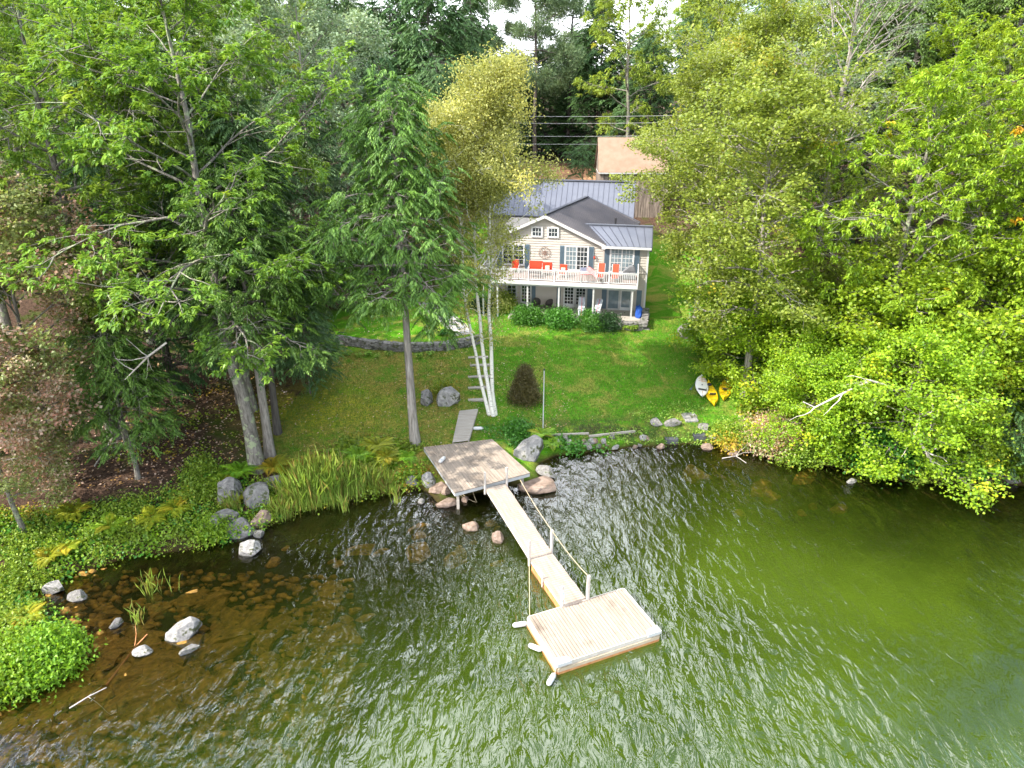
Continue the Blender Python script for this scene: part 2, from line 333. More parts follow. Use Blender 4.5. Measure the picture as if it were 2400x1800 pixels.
# ------------------------------------------------------------------ water
wx = axis(-700, 700, -26, 34, .8, 1.25); wy = axis(-500, 46, 10, 44, .8, 1.25); wy = wy[wy < 50]
X2, Y2 = np.meshgrid(wx, wy); xr, yr = X2.ravel(), Y2.ravel(); dep = np.maximum(0, -hgt(xr, yr)); sd_ = sdist(xr, yr)
J = np.arange(len(xr)).reshape(len(wy), len(wx)); q2 = np.stack([J[:-1, :-1], J[:-1, 1:], J[1:, 1:], J[1:, :-1]], -1).reshape(-1, 4)
def water_mat():
    m, t, N, L = nodes_of('lake water'); o = N('ShaderNodeOutputMaterial')
    a = N('ShaderNodeAttribute', attribute_name='lf'); s = N('ShaderNodeSeparateColor'); L(a.outputs['Color'], s.inputs[0]); g = N('ShaderNodeNewGeometry').outputs['Position']
    mp = N('ShaderNodeMapping'); mp.inputs['Rotation'].default_value = (0, 0, radians(28)); mp.inputs['Scale'].default_value = (1.9, .75, 1); L(g, mp.inputs[0])
    mp2 = N('ShaderNodeMapping'); mp2.inputs['Rotation'].default_value = (0, 0, radians(-35)); mp2.inputs['Scale'].default_value = (1.2, .7, 1); L(g, mp2.inputs[0])
    h = math_(N, L, 'ADD', noise(N, L, 1.2, 3, .55, mp.outputs[0], None, .6), math_(N, L, 'MULTIPLY', noise(N, L, .55, 2, .5, mp2.outputs[0], None, .4), 1.5))
    calm = noise(N, L, .06, 2, .5, g, (.38, .60))
    b = N('ShaderNodeBump'); b.inputs['Distance'].default_value = .29; L(h, b.inputs['Height'])
    L(math_(N, L, 'MULTIPLY_ADD', calm, .72, .28), b.inputs['Strength'])
    murk = math_(N, L, 'MINIMUM', math_(N, L, 'SUBTRACT', 1, math_(N, L, 'EXPONENT', math_(N, L, 'MULTIPLY', math_(N, L, 'POWER', s.outputs[0], 2.0), -4.6))), .94)
    wc = mixc(N, L, noise(N, L, .11, 4, .6, g, (.3, .7), .8), (.024, .042, .004), (.052, .084, .007))
    dif = N('ShaderNodeBsdfDiffuse'); L(wc, dif.inputs[0])
    tr = N('ShaderNodeBsdfTransparent'); tr.inputs[0].default_value = (.95, .92, .74, 1)
    body = N('ShaderNodeMixShader'); L(murk, body.inputs[0]); L(tr.outputs[0], body.inputs[1]); L(dif.outputs[0], body.inputs[2])
    fr = N('ShaderNodeFresnel'); fr.inputs[0].default_value = 1.95; L(b.outputs[0], fr.inputs['Normal'])
    gl = N('ShaderNodeBsdfGlossy'); gl.inputs['Roughness'].default_value = .035; L(b.outputs[0], gl.inputs['Normal'])
    mx = N('ShaderNodeMixShader'); L(fr.outputs[0], mx.inputs[0]); L(body.outputs[0], mx.inputs[1]); L(gl.outputs[0], mx.inputs[2]); L(mx.outputs[0], o.inputs[0]); return m
wm = np_mesh('lake_water', np.stack([xr, yr, xr * 0], 1), q2, 4, water_mat(), np.stack([dep / 4, dep * 0, dep * 0], 1), True)
tag(link('lake_water', wm), kind='structure')

# ------------------------------------------------------------------ foliage generators
def nrm(v): return v / (np.linalg.norm(v, axis=-1, keepdims=True) + 1e-9)
def leaves(B, Dr, Nn, Ln, Wd, drp, A):
    """kite leaves folded on the midrib; B base, Dr axis, Nn normal, A (n,3) attribute"""
    Dr = nrm(Dr); S = nrm(np.cross(Dr, Nn)); Nn = np.cross(S, Dr); Ln = Ln[:, None]; Wd = Wd[:, None]; k = len(B)
    mid = B + Dr * Ln * .45; tip = B + Dr * Ln - Nn * Ln * drp
    V = np.stack([B, mid + S * Wd * .5 + Nn * Wd * .12, tip, mid - S * Wd * .5 + Nn * Wd * .12], 1).reshape(-1, 3)
    b = np.arange(k)[:, None] * 4; Fc = np.concatenate([b + [0, 1, 2], b + [0, 2, 3]], 1).reshape(-1, 3)
    return V, Fc, np.repeat(A, 4, 0)
def rnd_unit(r, n): v = r.normal(size=(n, 3)); return nrm(v)
def clumps(r, kind, P, Dd, acc_seed=0, k=None, sz=1.0):
    """P (n,3) clump positions, Dd outward directions -> leaf arrays"""
    n = len(P); k = k or dict(rosette=11, ball=17, small=22, frond=15, tuft=18, blade=12)[kind]
    G1 = r.rand(n); acc = .5 + .5 * np.sin(P[:, 0] * .9 + acc_seed) * np.sin(P[:, 1] * .8 + 1.3 * acc_seed) * np.sin(P[:, 2] * .7 + 2 * acc_seed) ; acc = acc * .8 + .2 * r.rand(n)
    Pk = np.repeat(P, k, 0); Dk = np.repeat(nrm(Dd), k, 0); N_ = n * k
    A = np.stack([r.rand(N_), np.repeat(G1, k), np.repeat(acc, k)], 1); up = np.array([0, 0, 1.])
    if kind == 'rosette':
        rad = rnd_unit(r, N_); rad[:, 2] *= .5; d = nrm(rad + Dk * .5 + up * .15); d[:, 2] -= r.uniform(.1, .75, N_)
        B = Pk + r.normal(0, .07, (N_, 3)) * sz; return leaves(B, d, up + rad * .5, r.uniform(.2, .36, N_) * sz, r.uniform(.09, .15, N_) * sz, .25, A)
    if kind == 'ball':
        off = r.normal(0, 1, (N_, 3)) * np.array([.30, .30, .13]) * sz; rad = rnd_unit(r, N_); rad[:, 2] = rad[:, 2] * .4 - .25
        return leaves(Pk + off, rad, up + rnd_unit(r, N_) * .75, r.uniform(.12, .22, N_) * sz, r.uniform(.12, .2, N_) * sz, .15, A)
    if kind == 'small':
        off = r.normal(0, 1, (N_, 3)) * np.array([.27, .27, .22]) * sz; rad = rnd_unit(r, N_); rad[:, 2] -= .35
        return leaves(Pk + off, rad, up + rnd_unit(r, N_) * .9, r.uniform(.09, .17, N_) * sz, r.uniform(.06, .1, N_) * sz, .1, A)
    if kind == 'frond':                     # flat drooping spray, leaflets along an axis
        j = np.tile(np.arange(k), n); s = (j // 2) / (k / 2.); side = np.where(j % 2 == 0, 1., -1.)[:, None]
        dr = Dk.copy(); dr[:, 2] -= .15; dr = nrm(dr); S = nrm(np.cross(dr, up)); L_ = np.repeat(r.uniform(.7, 1.15, n), k) * sz
        B = Pk + dr * (s * L_)[:, None] - up * ((s ** 2) * .42 * L_)[:, None]; d = dr * .75 + S * side * .85; d[:, 2] -= .28 + .3 * s
        last = s > .86; d[last] = dr[last] * 1.0; d[last, 2] -= .9
        return leaves(B, d, up + r.normal(0, .25, (N_, 3)), (.42 * (1 - s * .55)) * L_ * r.uniform(.8, 1.2, N_), .10 * L_ * r.uniform(.8, 1.4, N_), .25, A)
    if kind == 'tuft':
        rad = rnd_unit(r, N_); d = nrm(rad + Dk * .9 + up * .5); return leaves(Pk + r.normal(0, .16, (N_, 3)) * sz, d, rnd_unit(r, N_), r.uniform(.22, .36, N_) * sz, r.uniform(.035, .055, N_) * sz, .1, A)
def tubes(P0, P1, R0, R1, n=5):
    P0, P1 = np.asarray(P0, float), np.asarray(P1, float); R0, R1 = np.asarray(R0, float), np.asarray(R1, float); d = nrm(P1 - P0)
    ref = np.where(np.abs(d[:, 2:3]) > .9, np.array([[1., 0, 0]]), np.array([[0, 0, 1.]])); x = nrm(np.cross(d, ref)); y = np.cross(d, x); k = len(P0)
    an = np.arange(n) * 2 * pi / n; ring = x[:, None] * np.cos(an)[None, :, None] + y[:, None] * np.sin(an)[None, :, None]
    V = np.concatenate([P0[:, None] + ring * R0[:, None, None], P1[:, None] + ring * R1[:, None, None]], 1).reshape(-1, 3)
    b = np.arange(k)[:, None, None] * 2 * n; i = np.arange(n); q = np.stack([i, (i + 1) % n, n + (i + 1) % n, n + i], 1)[None]
    return V, (b + q).reshape(-1, 4)
class Tree:
    def __init__(s, seed, H, cb, R, kind, prof, e0, e1, limbs, subs, twigs, r0, leafm, barkm, droop=.1, wob=.25, per=2, sz=1., lean=(0, 0), dens=1., k=None, inner=.25, flare=1.28, sub_up=.1, twl=(.5, 1.1)):
        r = np.random.RandomState(seed); s.seg = []; tips = []; dirs = []
        nt_ = 11; zz = np.linspace(0, 1, nt_); px = np.cumsum(r.normal(0, wob, nt_)) * .35; py = np.cumsum(r.normal(0, wob, nt_)) * .35; px -= px[0]; py -= py[0]
        T = np.stack([px + lean[0] * zz * H, py + lean[1] * zz * H, zz * H * .97], 1); RR = r0 * (1 - zz * .9) ; RR[0] *= flare
        tp = lambda t: np.array([np.interp(t, zz, T[:, i]) for i in range(3)]); tr_ = lambda t: float(np.interp(t, zz, RR))
        T2 = [tp(x) for x in np.linspace(0, 1, 21)]; R2 = [tr_(x) for x in np.linspace(0, 1, 21)]; R2[0] = RR[0]; R2[1] = min(R2[1], r0 * 1.05)
        s.trunk = (T2, R2)
        def add(a, b, ra, rb): s.seg.append((a, b, ra, rb))
        for i in range(limbs):
            tt = (i + r.rand()) / limbs; t = cb + (1 - cb) * tt ** .9 * .98; az = i * 2.39996 + r.normal(0, .35); Lb = R * prof(tt) * r.uniform(.72, 1.2); el = e0 + (e1 - e0) * tt + r.normal(0, .12)
            p = tp(t); ra = min(tr_(t) * .55, .02 + Lb * .022); n = 6; d = np.array([cos(az) * cos(el), sin(az) * cos(el), sin(el)]); pts = [p]
            for k_ in range(n): d = nrm(d + r.normal(0, .13, 3) + np.array([0, 0, -droop * .35])); p = p + d * Lb / n; pts.append(p)
            for k_ in range(n): add(pts[k_], pts[k_ + 1], ra * (1 - k_ / n * .85), ra * (1 - (k_ + 1) / n * .85))
            pts = np.array(pts); tips.append(pts[-1]); dirs.append(d)
            ns = max(2, int(subs * (Lb / R) ** .6 + .5))
            for j in range(ns):
                f = inner + (1 - inner) * (j + r.rand()) / ns; q = f * n; a = int(min(q, n - 1)); p = pts[a] + (pts[a + 1] - pts[a]) * (q - a); d0 = nrm(pts[a + 1] - pts[a]); sd = 1 if (j % 2) else -1
                ang = sd * r.uniform(.5, 1.15); ca, sa = cos(ang), sin(ang); ds = np.array([d0[0] * ca - d0[1] * sa, d0[0] * sa + d0[1] * ca, d0[2] * .6 + r.normal(sub_up, .25)]); ds = nrm(ds)
                Ls = max(.5, Lb * .42 * (1.15 - f * .6) * r.uniform(.7, 1.25)); rb = ra * .4; q0 = p; P_ = [p]
                for k_ in range(3): ds = nrm(ds + r.normal(0, .18, 3) + np.array([0, 0, -droop * .5])); q1 = q0 + ds * Ls / 3; add(q0, q1, rb * (1 - k_ * .28), rb * (.72 - k_ * .25)); q0 = q1; P_.append(q1)
                tips.append(q0); dirs.append(ds)
                for k_ in range(twigs):
                    f2 = r.uniform(.2, 1); q = f2 * 3; a2 = int(min(q, 2)); p2 = P_[a2] + (P_[a2 + 1] - P_[a2]) * (q - a2); dt = nrm(ds + rnd_unit(r, 1)[0] * .95 + np.array([0, 0, .05 - droop * .4])); lt = r.uniform(*twl)
                    p3 = p2 + dt * lt; add(p2, p3, .012, .006); tips.append(p3); dirs.append(dt)
        tips = np.array(tips); dirs = np.array(dirs); m = r.rand(len(tips)) < dens; tips, dirs = tips[m], dirs[m]
        P = np.repeat(tips, per, 0) + r.normal(0, .16, (len(tips) * per, 3)) * (0 if per == 1 else 1); Dd = np.repeat(dirs, per, 0) + r.normal(0, .35 if kind != 'frond' else .5, (len(tips) * per, 3))
        if kind == 'frond': Dd[:, 2] *= .3
        V, Fc, A = clumps(r, kind, P, Dd, seed, k, sz)
        s.crown = np_mesh('crown', V, Fc, 3, M[leafm], A)
        mb = MB(); mb.tube(T2, R2, 9); b0 = np.array(mb.v); f0 = [f for f in mb.f if len(f) == 4]
        S = s.seg; tv, tf = tubes([x[0] for x in S], [x[1] for x in S], [x[2] for x in S], [x[3] for x in S], 4)
        s.wood = np_mesh('trunk', np.vstack([b0, tv]), np.vstack([np.array(f0), tf + len(b0)]), 4, M[barkm], None, True)
        s.H = H
    def place(s, name, x, y, rz, sc_, label, group=None, cat='tree', sink=.15, z=None):
        z = gz(x, y) if z is None else z
        e = empty(name, (x, y, z - sink), rz, label, cat, group); e.scale = sc_ if hasattr(sc_, '__len__') else (sc_,) * 3
        link('trunk', s.wood, e); link('crown', s.crown, e); return e
oval = lambda t: max(.12, (sin(pi * min(1, .12 + t * .88)) ** .7)) if t < .97 else .2
cone = lambda t: max(.09, (1 - t) ** .6 * (.82 + .18 * (1 if t > .1 else t * 10)))
wide = lambda t: .55 + .45 * sin(pi * min(1, t * 1.15 + .1)) if t < .85 else .45
# ------------------------------------------------------------------ house
M['white'] = basic('white paint', (.52, .52, .52), (.58, .58, .57), 1.5, .5)
M['siding'] = basic('beige clapboard', (.41, .37, .325), (.47, .425, .375), .8, .6)
M['sidingside'] = basic('beige side wall', (.40, .36, .31), (.45, .40, .35), .8, .6)
M['roofmetal'] = basic('blue grey metal roof', (.105, .115, .15), (.14, .15, .185), .5, .45, metal=.2)
M['roofseam'] = basic('roof seam', (.07, .075, .10), None, rough=.5)
M['roofdark'] = basic('dark ribbed roof', (.075, .068, .075), (.17, .15, .145), .35, .6, metal=.1)
M['shutter'] = basic('slate blue shutter', (.085, .13, .17), (.11, .16, .20), 2, .6)
M['glass'] = basic('window glass', (.02, .03, .035), None, rough=.04, spec=1.0)
M['glassreflect'] = basic('window glass with painted sky reflection', (.11, .15, .17), (.22, .28, .31), 1.2, .05, spec=1.0)  # bright bluish reflection of the sky is painted into this base colour
M['darkgrey'] = basic('dark grey metal', (.03, .03, .035), None, rough=.5)
M['deckfloor'] = basic('pinkish deck boards', (.22, .165, .15), (.28, .215, .195), 2, .75)
M['greytrim'] = basic('weathered white trim', (.40, .40, .39), (.50, .50, .49), 2, .7)
M['concrete'] = basic('patio concrete', (.34, .31, .27), (.46, .42, .37), 1.2, .9, .3)
M['stone'] = basic('grey granite', (.10, .095, .09), (.30, .285, .27), 2.6, .9, 1.0, c3=(.07, .08, .035), s3=2.2, r3=(.52, .60))
M['palestone'] = basic('pale granite', (.15, .145, .14), (.42, .40, .38), 2.4, .9, 1.0, c3=(.07, .075, .035), s3=2.0, r3=(.52, .60))
M['pinkstone'] = basic('pinkish granite', (.13, .09, .065), (.34, .25, .20), 2.4, .9, 1.0, c3=(.16, .14, .11), s3=1.7, r3=(.56, .68))
M['sunkstone'] = basic('algae covered stone', (.12, .066, .012), (.52, .28, .050), 1.8, .9, .9, c3=(.05, .038, .012), s3=2.0, r3=(.50, .64))
M['moss'] = basic('moss', (.05, .07, .008), (.14, .15, .02), 6, 1, .6)
M['slate'] = basic('flagstone', (.20, .21, .23), (.38, .38, .38), 2.5, .85, .3)
M['redstone'] = basic('reddish flagstone', (.30, .16, .14), (.36, .21, .19), 2.5, .85, .3)
M['red'] = basic('orange red cushion', (.45, .04, .015), (.52, .065, .025), 4, .75)
M['wood'] = basic('weathered planks', (.36, .29, .225), (.60, .50, .40), 1.3, .85, .3, stretch=(.6, 6, 6), c3=(.24, .19, .15), s3=1.2, r3=(.55, .7))
M['woodlight'] = basic('bleached planks', (.27, .215, .17), (.40, .335, .275), 1.3, .8, .25, stretch=(.6, 6, 6))
M['woodside'] = basic('raft side boards', (.46, .41, .35), (.66, .61, .54), 1.5, .85, .3)
M['rust'] = basic('rusty orange edge', (.42, .15, .05), (.62, .32, .14), 3, .85)
M['grey_timber'] = basic('grey timber', (.28, .25, .215), (.44, .40, .35), 2, .9, .4, stretch=(.5, 5, 5))
M['shingle'] = basic('tan roof shingles', (.24, .16, .11), (.31, .215, .155), 1.1, .95, .5, bscale=14, c3=(.30, .20, .15), s3=.8, r3=(.60, .75))
def barnmat():
    m, t, N, L = nodes_of('barn boards'); p = N('ShaderNodeBsdfPrincipled'); o = N('ShaderNodeOutputMaterial'); L(p.outputs[0], o.inputs[0]); p.inputs['Roughness'].default_value = .9
    tcn = N('ShaderNodeTexCoord'); mp = N('ShaderNodeMapping'); mp.inputs['Scale'].default_value = (4.5, 4.5, .35); L(tcn.outputs['Object'], mp.inputs[0])
    L(mixc(N, L, noise(N, L, 1.5, 5, .7, mp.outputs[0], (.35, .65)), (.075, .055, .045), (.36, .29, .24)), p.inputs['Base Color']); return m
M['barn'] = barnmat()

FLZ, DZ = 2.62, 6.0     # patio level and deck level
house = empty('lake_house', (HO[0], HO[1], 0), HA, 'two storey beige clapboard house with white deck, blue shutters and metal roofs', 'house')
V0 = 3.66
def clap(name, u0, u1, w0, w1, v, topf=None, parent=house, mat='siding', step=.24):
    mb = MB(); z = w0
    while z < w1 - .01:
        z2 = min(z + step, w1); a0, a1 = u0, u1
        if topf: a0, a1 = topf(z2 - .02)
        if a1 - a0 > .1: mb.poly([(a0, v - .07, z), (a1, v - .07, z), (a1, v - .008, z2), (a0, v - .008, z2)]); mb.poly([(a0, v, z), (a1, v, z), (a1, v - .07, z), (a0, v - .07, z)])
        z = z2
    return mb.build(name, M[mat], parent)
# shells
sh = MB(); sh.prism([(-13.3, V0, 2.5), (-3.15, V0, 2.5), (-3.15, 15, 2.5), (-13.3, 15, 2.5)], [(-13.3, V0, 8.72), (-3.15, V0, 8.72), (-3.15, 15, 8.72), (-13.3, 15, 8.72)])
sh.build('wall', M['sidingside'], house)
ap = (-8.45, 11.0); slope = (11.0 - 8.6) / 5.3
gb = MB(); gb.prism([(-13.3, V0 + .003, 8.72), (-3.15, V0 + .003, 8.72), ap and (ap[0], V0 + .003, ap[1] - .05)], [(-13.3, V0 + .2, 8.72), (-3.15, V0 + .2, 8.72), (ap[0], V0 + .2, ap[1] - .05)]); gb.build('gable', M['sidingside'], house)
clap('wall_cladding', -13.3, -3.15, DZ + .1, 8.7, V0)
clap('gable_cladding', 0, 0, 8.7, 10.9, V0, lambda z: (max(-13.3, ap[0] - (11.0 - z) / slope), min(-3.15, ap[0] + (11.0 - z) / slope)))
clap('wall_cladding', -13.3, .82, FLZ, DZ - .35, V0)
wg = MB(); wg.prism([(-3.147, V0 + .005, 2.5), (.85, V0 + .005, 2.5), (.85, 8.3, 2.5), (-3.147, 8.3, 2.5)], [(-3.147, V0 + .005, 8.5), (.85, V0 + .005, 8.5), (.85, 8.3, 8.5), (-3.147, 8.3, 8.5)])
wg.prism([(.6, V0 + .01, 8.5), (.6, 8.3, 8.5), (.6, 5.98, 9.72)], [(.847, V0 + .01, 8.5), (.847, 8.3, 8.5), (.847, 5.98, 9.72)]); wg.build('wall', M['sidingside'], house)
clap('wall_cladding', -3.15, .82, DZ + .1, 8.45, V0 + .004)
MB().box(.72, .88, V0 - .09, V0 + .12, 2.6, 8.45).build('corner_trim', M['white'], house)
MB().box(-3.2, -3.06, V0 - .09, V0 - .072, DZ + .1, 8.5).build('corner_trim', M['siding'], house)
MB().box(-13.36, -13.2, V0 - .09, V0 + .1, 2.6, 8.6).build('corner_trim', M['white'], house)
# main roof, a level ridge that runs askew
skx, sky_ = 3.0, 10.2; A0 = Vector((ap[0], 3.25, 11.14)); B0 = A0 + Vector((skx, sky_, 0)); DR = Vector((-3.0, 3.25, 8.66)); DLf = Vector((-13.9, 3.25, 8.66)); CR = DR + Vector((skx, sky_ + .3, 0)); CL = DLf + Vector((skx, sky_, 0)); th = Vector((0, 0, .14))
MB().prism([A0 - th, DR - th, CR - th, B0 - th], [A0, DR, CR, B0]).build('roof', M['roofdark'], house)
MB().prism([DLf - th, A0 - th, B0 - th, CL - th], [DLf, A0, B0, CL]).build('roof', M['roofdark'], house)
rb = MB()
for i in range(1, 34):
    f = i / 34; o = Vector((skx, sky_, 0)) * f; rb.bar(A0 + o + Vector((0, 0, .018)), DR + o + Vector((0, 0, .018)), .05, .035)
rb.build('roof_ribs', M['roofseam'], house)
MB().bar(A0 + Vector((-.02, -.05, .05)), B0 + Vector((0, .05, .05)), .34, .08).build('ridge_cap', M['roofseam'], house)
MB().bar(B0 + Vector((.05, .05, .04)), CR + Vector((.0, .1, .04)), .28, .05).build('valley_flashing', M['roofmetal'], house)
rk = MB()
rk.bar(A0 + Vector((0, -.03, -.17)), DR + Vector((0, -.03, -.17)), .07, .24); rk.bar(A0 + Vector((0, -.03, -.17)), DLf + Vector((0, -.03, -.17)), .07, .24); rk.box(DR.x - .32, DR.x + .02, 3.18, 3.6, 8.26, 8.52)
rk.build('rake_board', M['white'], house)
def seam_roof(name, p0, p1, p2, p3, n, thick=.12, cap=True):
    """p0-p1 eave left to right, p3-p2 ridge"""
    p0, p1, p2, p3 = map(Vector, (p0, p1, p2, p3)); t = Vector((0, 0, thick)); o = MB().prism([p0 - t, p1 - t, p2 - t, p3 - t], [p0, p1, p2, p3]).build(name, M['roofmetal'], house)
    sm = MB()
    for i in range(n + 1):
        f = i / n; a = p0.lerp(p1, f); b = p3.lerp(p2, f); sm.bar(a + Vector((0, 0, .02)), b + Vector((0, 0, .02)), .045, .05)
    sm.build('seams', M['roofseam'], o); return o
# right wing roof
seam_roof('roof', (-3.05, 3.28, 8.56), (1.05, 3.28, 8.56), (1.05, 5.98, 9.84), (-5.3, 5.98, 9.84), 8)
seam_roof('roof', (-4.6, 8.7, 8.56), (1.05, 8.7, 8.56), (1.05, 6.0, 9.84), (-5.3, 6.0, 9.84), 8)
MB().bar((-5.6, 5.99, 9.90), (1.12, 5.99, 9.90), .30, .09).build('ridge_cap', M['roofmetal'], house)
MB().box(-3.0, 1.05, 3.17, 3.275, 8.34, 8.52).build('eave_board', M['white'], house)
fw = MB(); fw.bar((1.09, 3.25, 8.46), (1.09, 5.99, 9.76), .06, .2); fw.bar((1.09, 8.72, 8.46), (1.09, 5.99, 9.76), .06, .2); fw.box(.9, 1.1, 3.2, 3.5, 8.2, 8.36); fw.build('rake_board', M['darkgrey'], house)
MB().tube([(-2.35, 8.0, 9.0), (-2.35, 8.0, 10.15)], .1, 10).build('vent_pipe', M['darkgrey'], house)
# rear block
rr = MB(); rr.box(-16, -.95, 14.8, 21, 2.3, 9.0); rr.prism([(-16, 14.8, 9), (-16, 21, 9), (-16, 18, 11.9)], [(-.95, 14.8, 9), (-.95, 21, 9), (-.95, 18, 11.9)]); rr.build('wall', M['sidingside'], house)
seam_roof('roof', (-17, 14.2, 8.95), (-.7, 14.2, 8.95), (-.7, 17.6, 12.05), (-17, 17.6, 12.05), 30)
seam_roof('roof', (-17, 21.5, 8.9), (-.7, 21.5, 8.9), (-.7, 17.65, 12.05), (-17, 17.65, 12.05), 30)
MB().bar((-17.1, 17.62, 12.13), (-.6, 17.62, 12.13), .34, .1).build('ridge_cap', M['roofmetal'], house)
MB().box(-3, -.72, 14.05, 14.19, 8.76, 8.94).build('eave_board', M['white'], house)

def window(u0, u1, w0, w1, v, nx, ny, leafs=1, glass='glass', name='window', fr=.09, trim='white', handle=None, lower=0, parent=house):
    """framed opening standing proud of the wall; leafs side by side, each with nx by ny panes"""
    v -= .06
    o = MB(); v0, v1 = v - .10, v - .012; o.box(u0, u1, v0, v1, w1 - fr, w1); o.box(u0, u1, v0, v1, w0, w0 + fr); o.box(u0, u0 + fr, v0, v1, w0 + fr, w1 - fr); o.box(u1 - fr, u1, v0, v1, w0 + fr, w1 - fr)
    fo = o.build(name, M[trim], parent); iw = (u1 - u0 - 2 * fr) / leafs
    for l in range(leafs):
        a = u0 + fr + l * iw; b = a + iw; st = .055; s = MB(); y0, y1 = v - .085 + (.012 if l % 2 else 0), v - .03
        zb = w0 + fr + (lower or st); s.box(a, b, y0, y1, w1 - fr - st, w1 - fr); s.box(a, b, y0, y1, w0 + fr, zb); s.box(a, a + st, y0, y1, zb, w1 - fr - st); s.box(b - st, b, y0, y1, zb, w1 - fr - st)
        for i in range(1, nx): x = a + st + (iw - 2 * st) * i / nx; s.box(x - .02, x + .02, y0 + .006, y1 - .004, zb, w1 - fr - st)
        for i in range(1, ny): z = zb + (w1 - fr - st - zb) * i / ny; s.box(a + st, b - st, y0 + .008, y1 - .006, z - .02, z + .02)
        s.build('sash', M[trim], fo); MB().box(a + st, b - st, v - .05, v - .042, zb, w1 - fr - st).build('pane', M[glass if isinstance(glass, str) else glass[l]], fo)
        if handle is not None and l == (handle if handle >= 0 else 0): MB().box(b - .12 if iw > .5 else a, b - .06, v - .15, v - .1, w0 + 1.0, w0 + 1.05).build('handle', M['darkgrey'], fo)
    return fo
def shutter(u0, u1, w0, w1, v=V0, louv=True):
    v -= .05; s = MB(); s.box(u0, u1, v - .075, v - .012, w0, w1)
    if louv:
        z = w0 + .12
        while z < w1 - .12: s.poly([(u0 + .05, v - .078, z), (u1 - .05, v - .078, z), (u1 - .05, v - .1, z + .045), (u0 + .05, v - .1, z + .045)]); z += .085
    return s.build('shutter', M['shutter'], house)
# upper floor openings
window(-6.63, -4.45, DZ + .1, 8.42, V0, 3, 5, 2, ('glassreflect', 'glass'), 'patio_door', handle=1)
window(-2.58, -.40, DZ + .1, 8.38, V0, 3, 5, 2, 'glassreflect', 'patio_door', handle=1)
window(-12.38, -10.28, DZ + .4, 8.36, V0, 2, 4, 2, 'glass', 'window')
window(-9.70, -8.66, 9.05, 10.02, V0, 3, 2, 1, 'glass'); window(-8.24, -7.20, 9.05, 10.02, V0, 3, 2, 1, 'glass')
for a, b in ((-7.06, -6.65), (-4.43, -4.02), (-3.03, -2.6), (-.38, .06), (-12.85, -12.42), (-10.26, -9.85)): shutter(a, b, DZ + .12, 8.38)
# lower floor
window(-10.64, -9.62, FLZ, 4.64, V0, 3, 5, 1, 'glass', 'door', handle=0, lower=.28, fr=.07)
window(-6.62, -5.60, FLZ, 4.64, V0, 3, 5, 1, 'glass', 'door', handle=0, lower=.28, fr=.07)
window(-5.56, -4.50, FLZ, 4.60, V0, 3, 5, 1, 'glass', 'door', lower=.28, fr=.07, trim='greytrim')
window(-2.60, -1.45, FLZ, 4.56, V0, 1, 1, 1, 'glassreflect', 'door', fr=.07, trim='greytrim')
window(-1.42, -.38, FLZ, 4.56, V0, 1, 1, 1, 'glassreflect', 'door', handle=0, lower=.2, fr=.07)
window(-12.0, -10.95, FLZ + .7, 4.6, V0, 2, 3, 1, 'glass', 'window', trim='greytrim')
for a, b in ((-9.58, -9.24), (-7.24, -6.9), (-4.42, -3.96), (-3.10, -2.66), (.05, .5)): shutter(a, b, FLZ + .05, 4.56, louv=False)
# lantern on the wall
ln = MB(); ln.lathe([(.02, .42), (.09, .30), (.02, .28)], 8, (-3.92, V0 - .2, 7.3)); ln.bar((-3.92, V0 - .04, 7.85), (-3.92, V0 - .2, 7.72), .03); ln.bar((-3.92, V0 - .2, 7.72), (-3.92, V0 - .2, 7.6), .03)
lo = ln.build('wall_lantern', M['darkgrey'], house); MB().lathe([(.07, 0), (.085, .14), (.06, .26)], 8, (-3.92, V0 - .2, 7.32)).build('globe', M['red'], lo)
# deck
dk = MB(); n = 34
for i in range(n): y = i * V0 / n; dk.box(-13.72, 0, y + .003, y + V0 / n - .006, DZ - .04, DZ)
deckf = dk.build('deck_floor', M['deckfloor'], house)
MB().box(-13.7, -.02, .02, V0 - .05, DZ - .2, DZ - .045).build('deck_frame', M['greytrim'], house)
MB().box(-13.76, .04, -.05, -.002, DZ - .32, DZ + .0).build('fascia', M['white'], house)
MB().box(.003, .05, 0, V0 - .02, DZ - .32, DZ).build('fascia', M['white'], house)
MB().box(-13.6, -.1, .12, .3, DZ - .5, DZ - .21).build('beam', M['greytrim'], house)
MB().box(-13.6, 0, .31, V0 - .1, DZ - .42, DZ - .40).build('porch_ceiling', M['greytrim'], house)
for u in (-.36, -3.7, -6.72, -9.5, -12.2, -13.5): MB().box(u - .07, u + .07, .13, .27, 2.5 if u < -1 else 3.0, DZ - .5).build('post', M['greytrim'], house)
rp = [0, -2.43, -4.82, -7.15, -9.42, -11.6, -13.64]
def railing(a, b):
    a = Vector(a); b = Vector(b); m = MB(); d = (b - a); n = int(d.length / .145)
    m.bar(a + Vector((0, 0, .98)), b + Vector((0, 0, .98)), .09, .05); m.bar(a + Vector((0, 0, .90)), b + Vector((0, 0, .90)), .04, .06); m.bar(a + Vector((0, 0, .11)), b + Vector((0, 0, .11)), .04, .07)
    for i in range(1, n): p = a + d * i / n; m.bar(p + Vector((0, 0, .13)), p + Vector((0, 0, .89)), .052)
    m.build('railing', M['white'], house)
for i, u in enumerate(rp): MB().box(u - .06, u + .06, .04, .16, DZ, DZ + 1.08).box(u - .075, u + .075, .025, .175, DZ + 1.08, DZ + 1.12).build('railing_post', M['white'], house)
for i in range(6): railing((rp[i] - .06, .1, DZ), (rp[i + 1] + .06, .1, DZ))
railing((-.0, .16, DZ), (-.0, V0 - .1, DZ)); railing((-13.64, .16, DZ), (-13.64, V0 - .1, DZ))

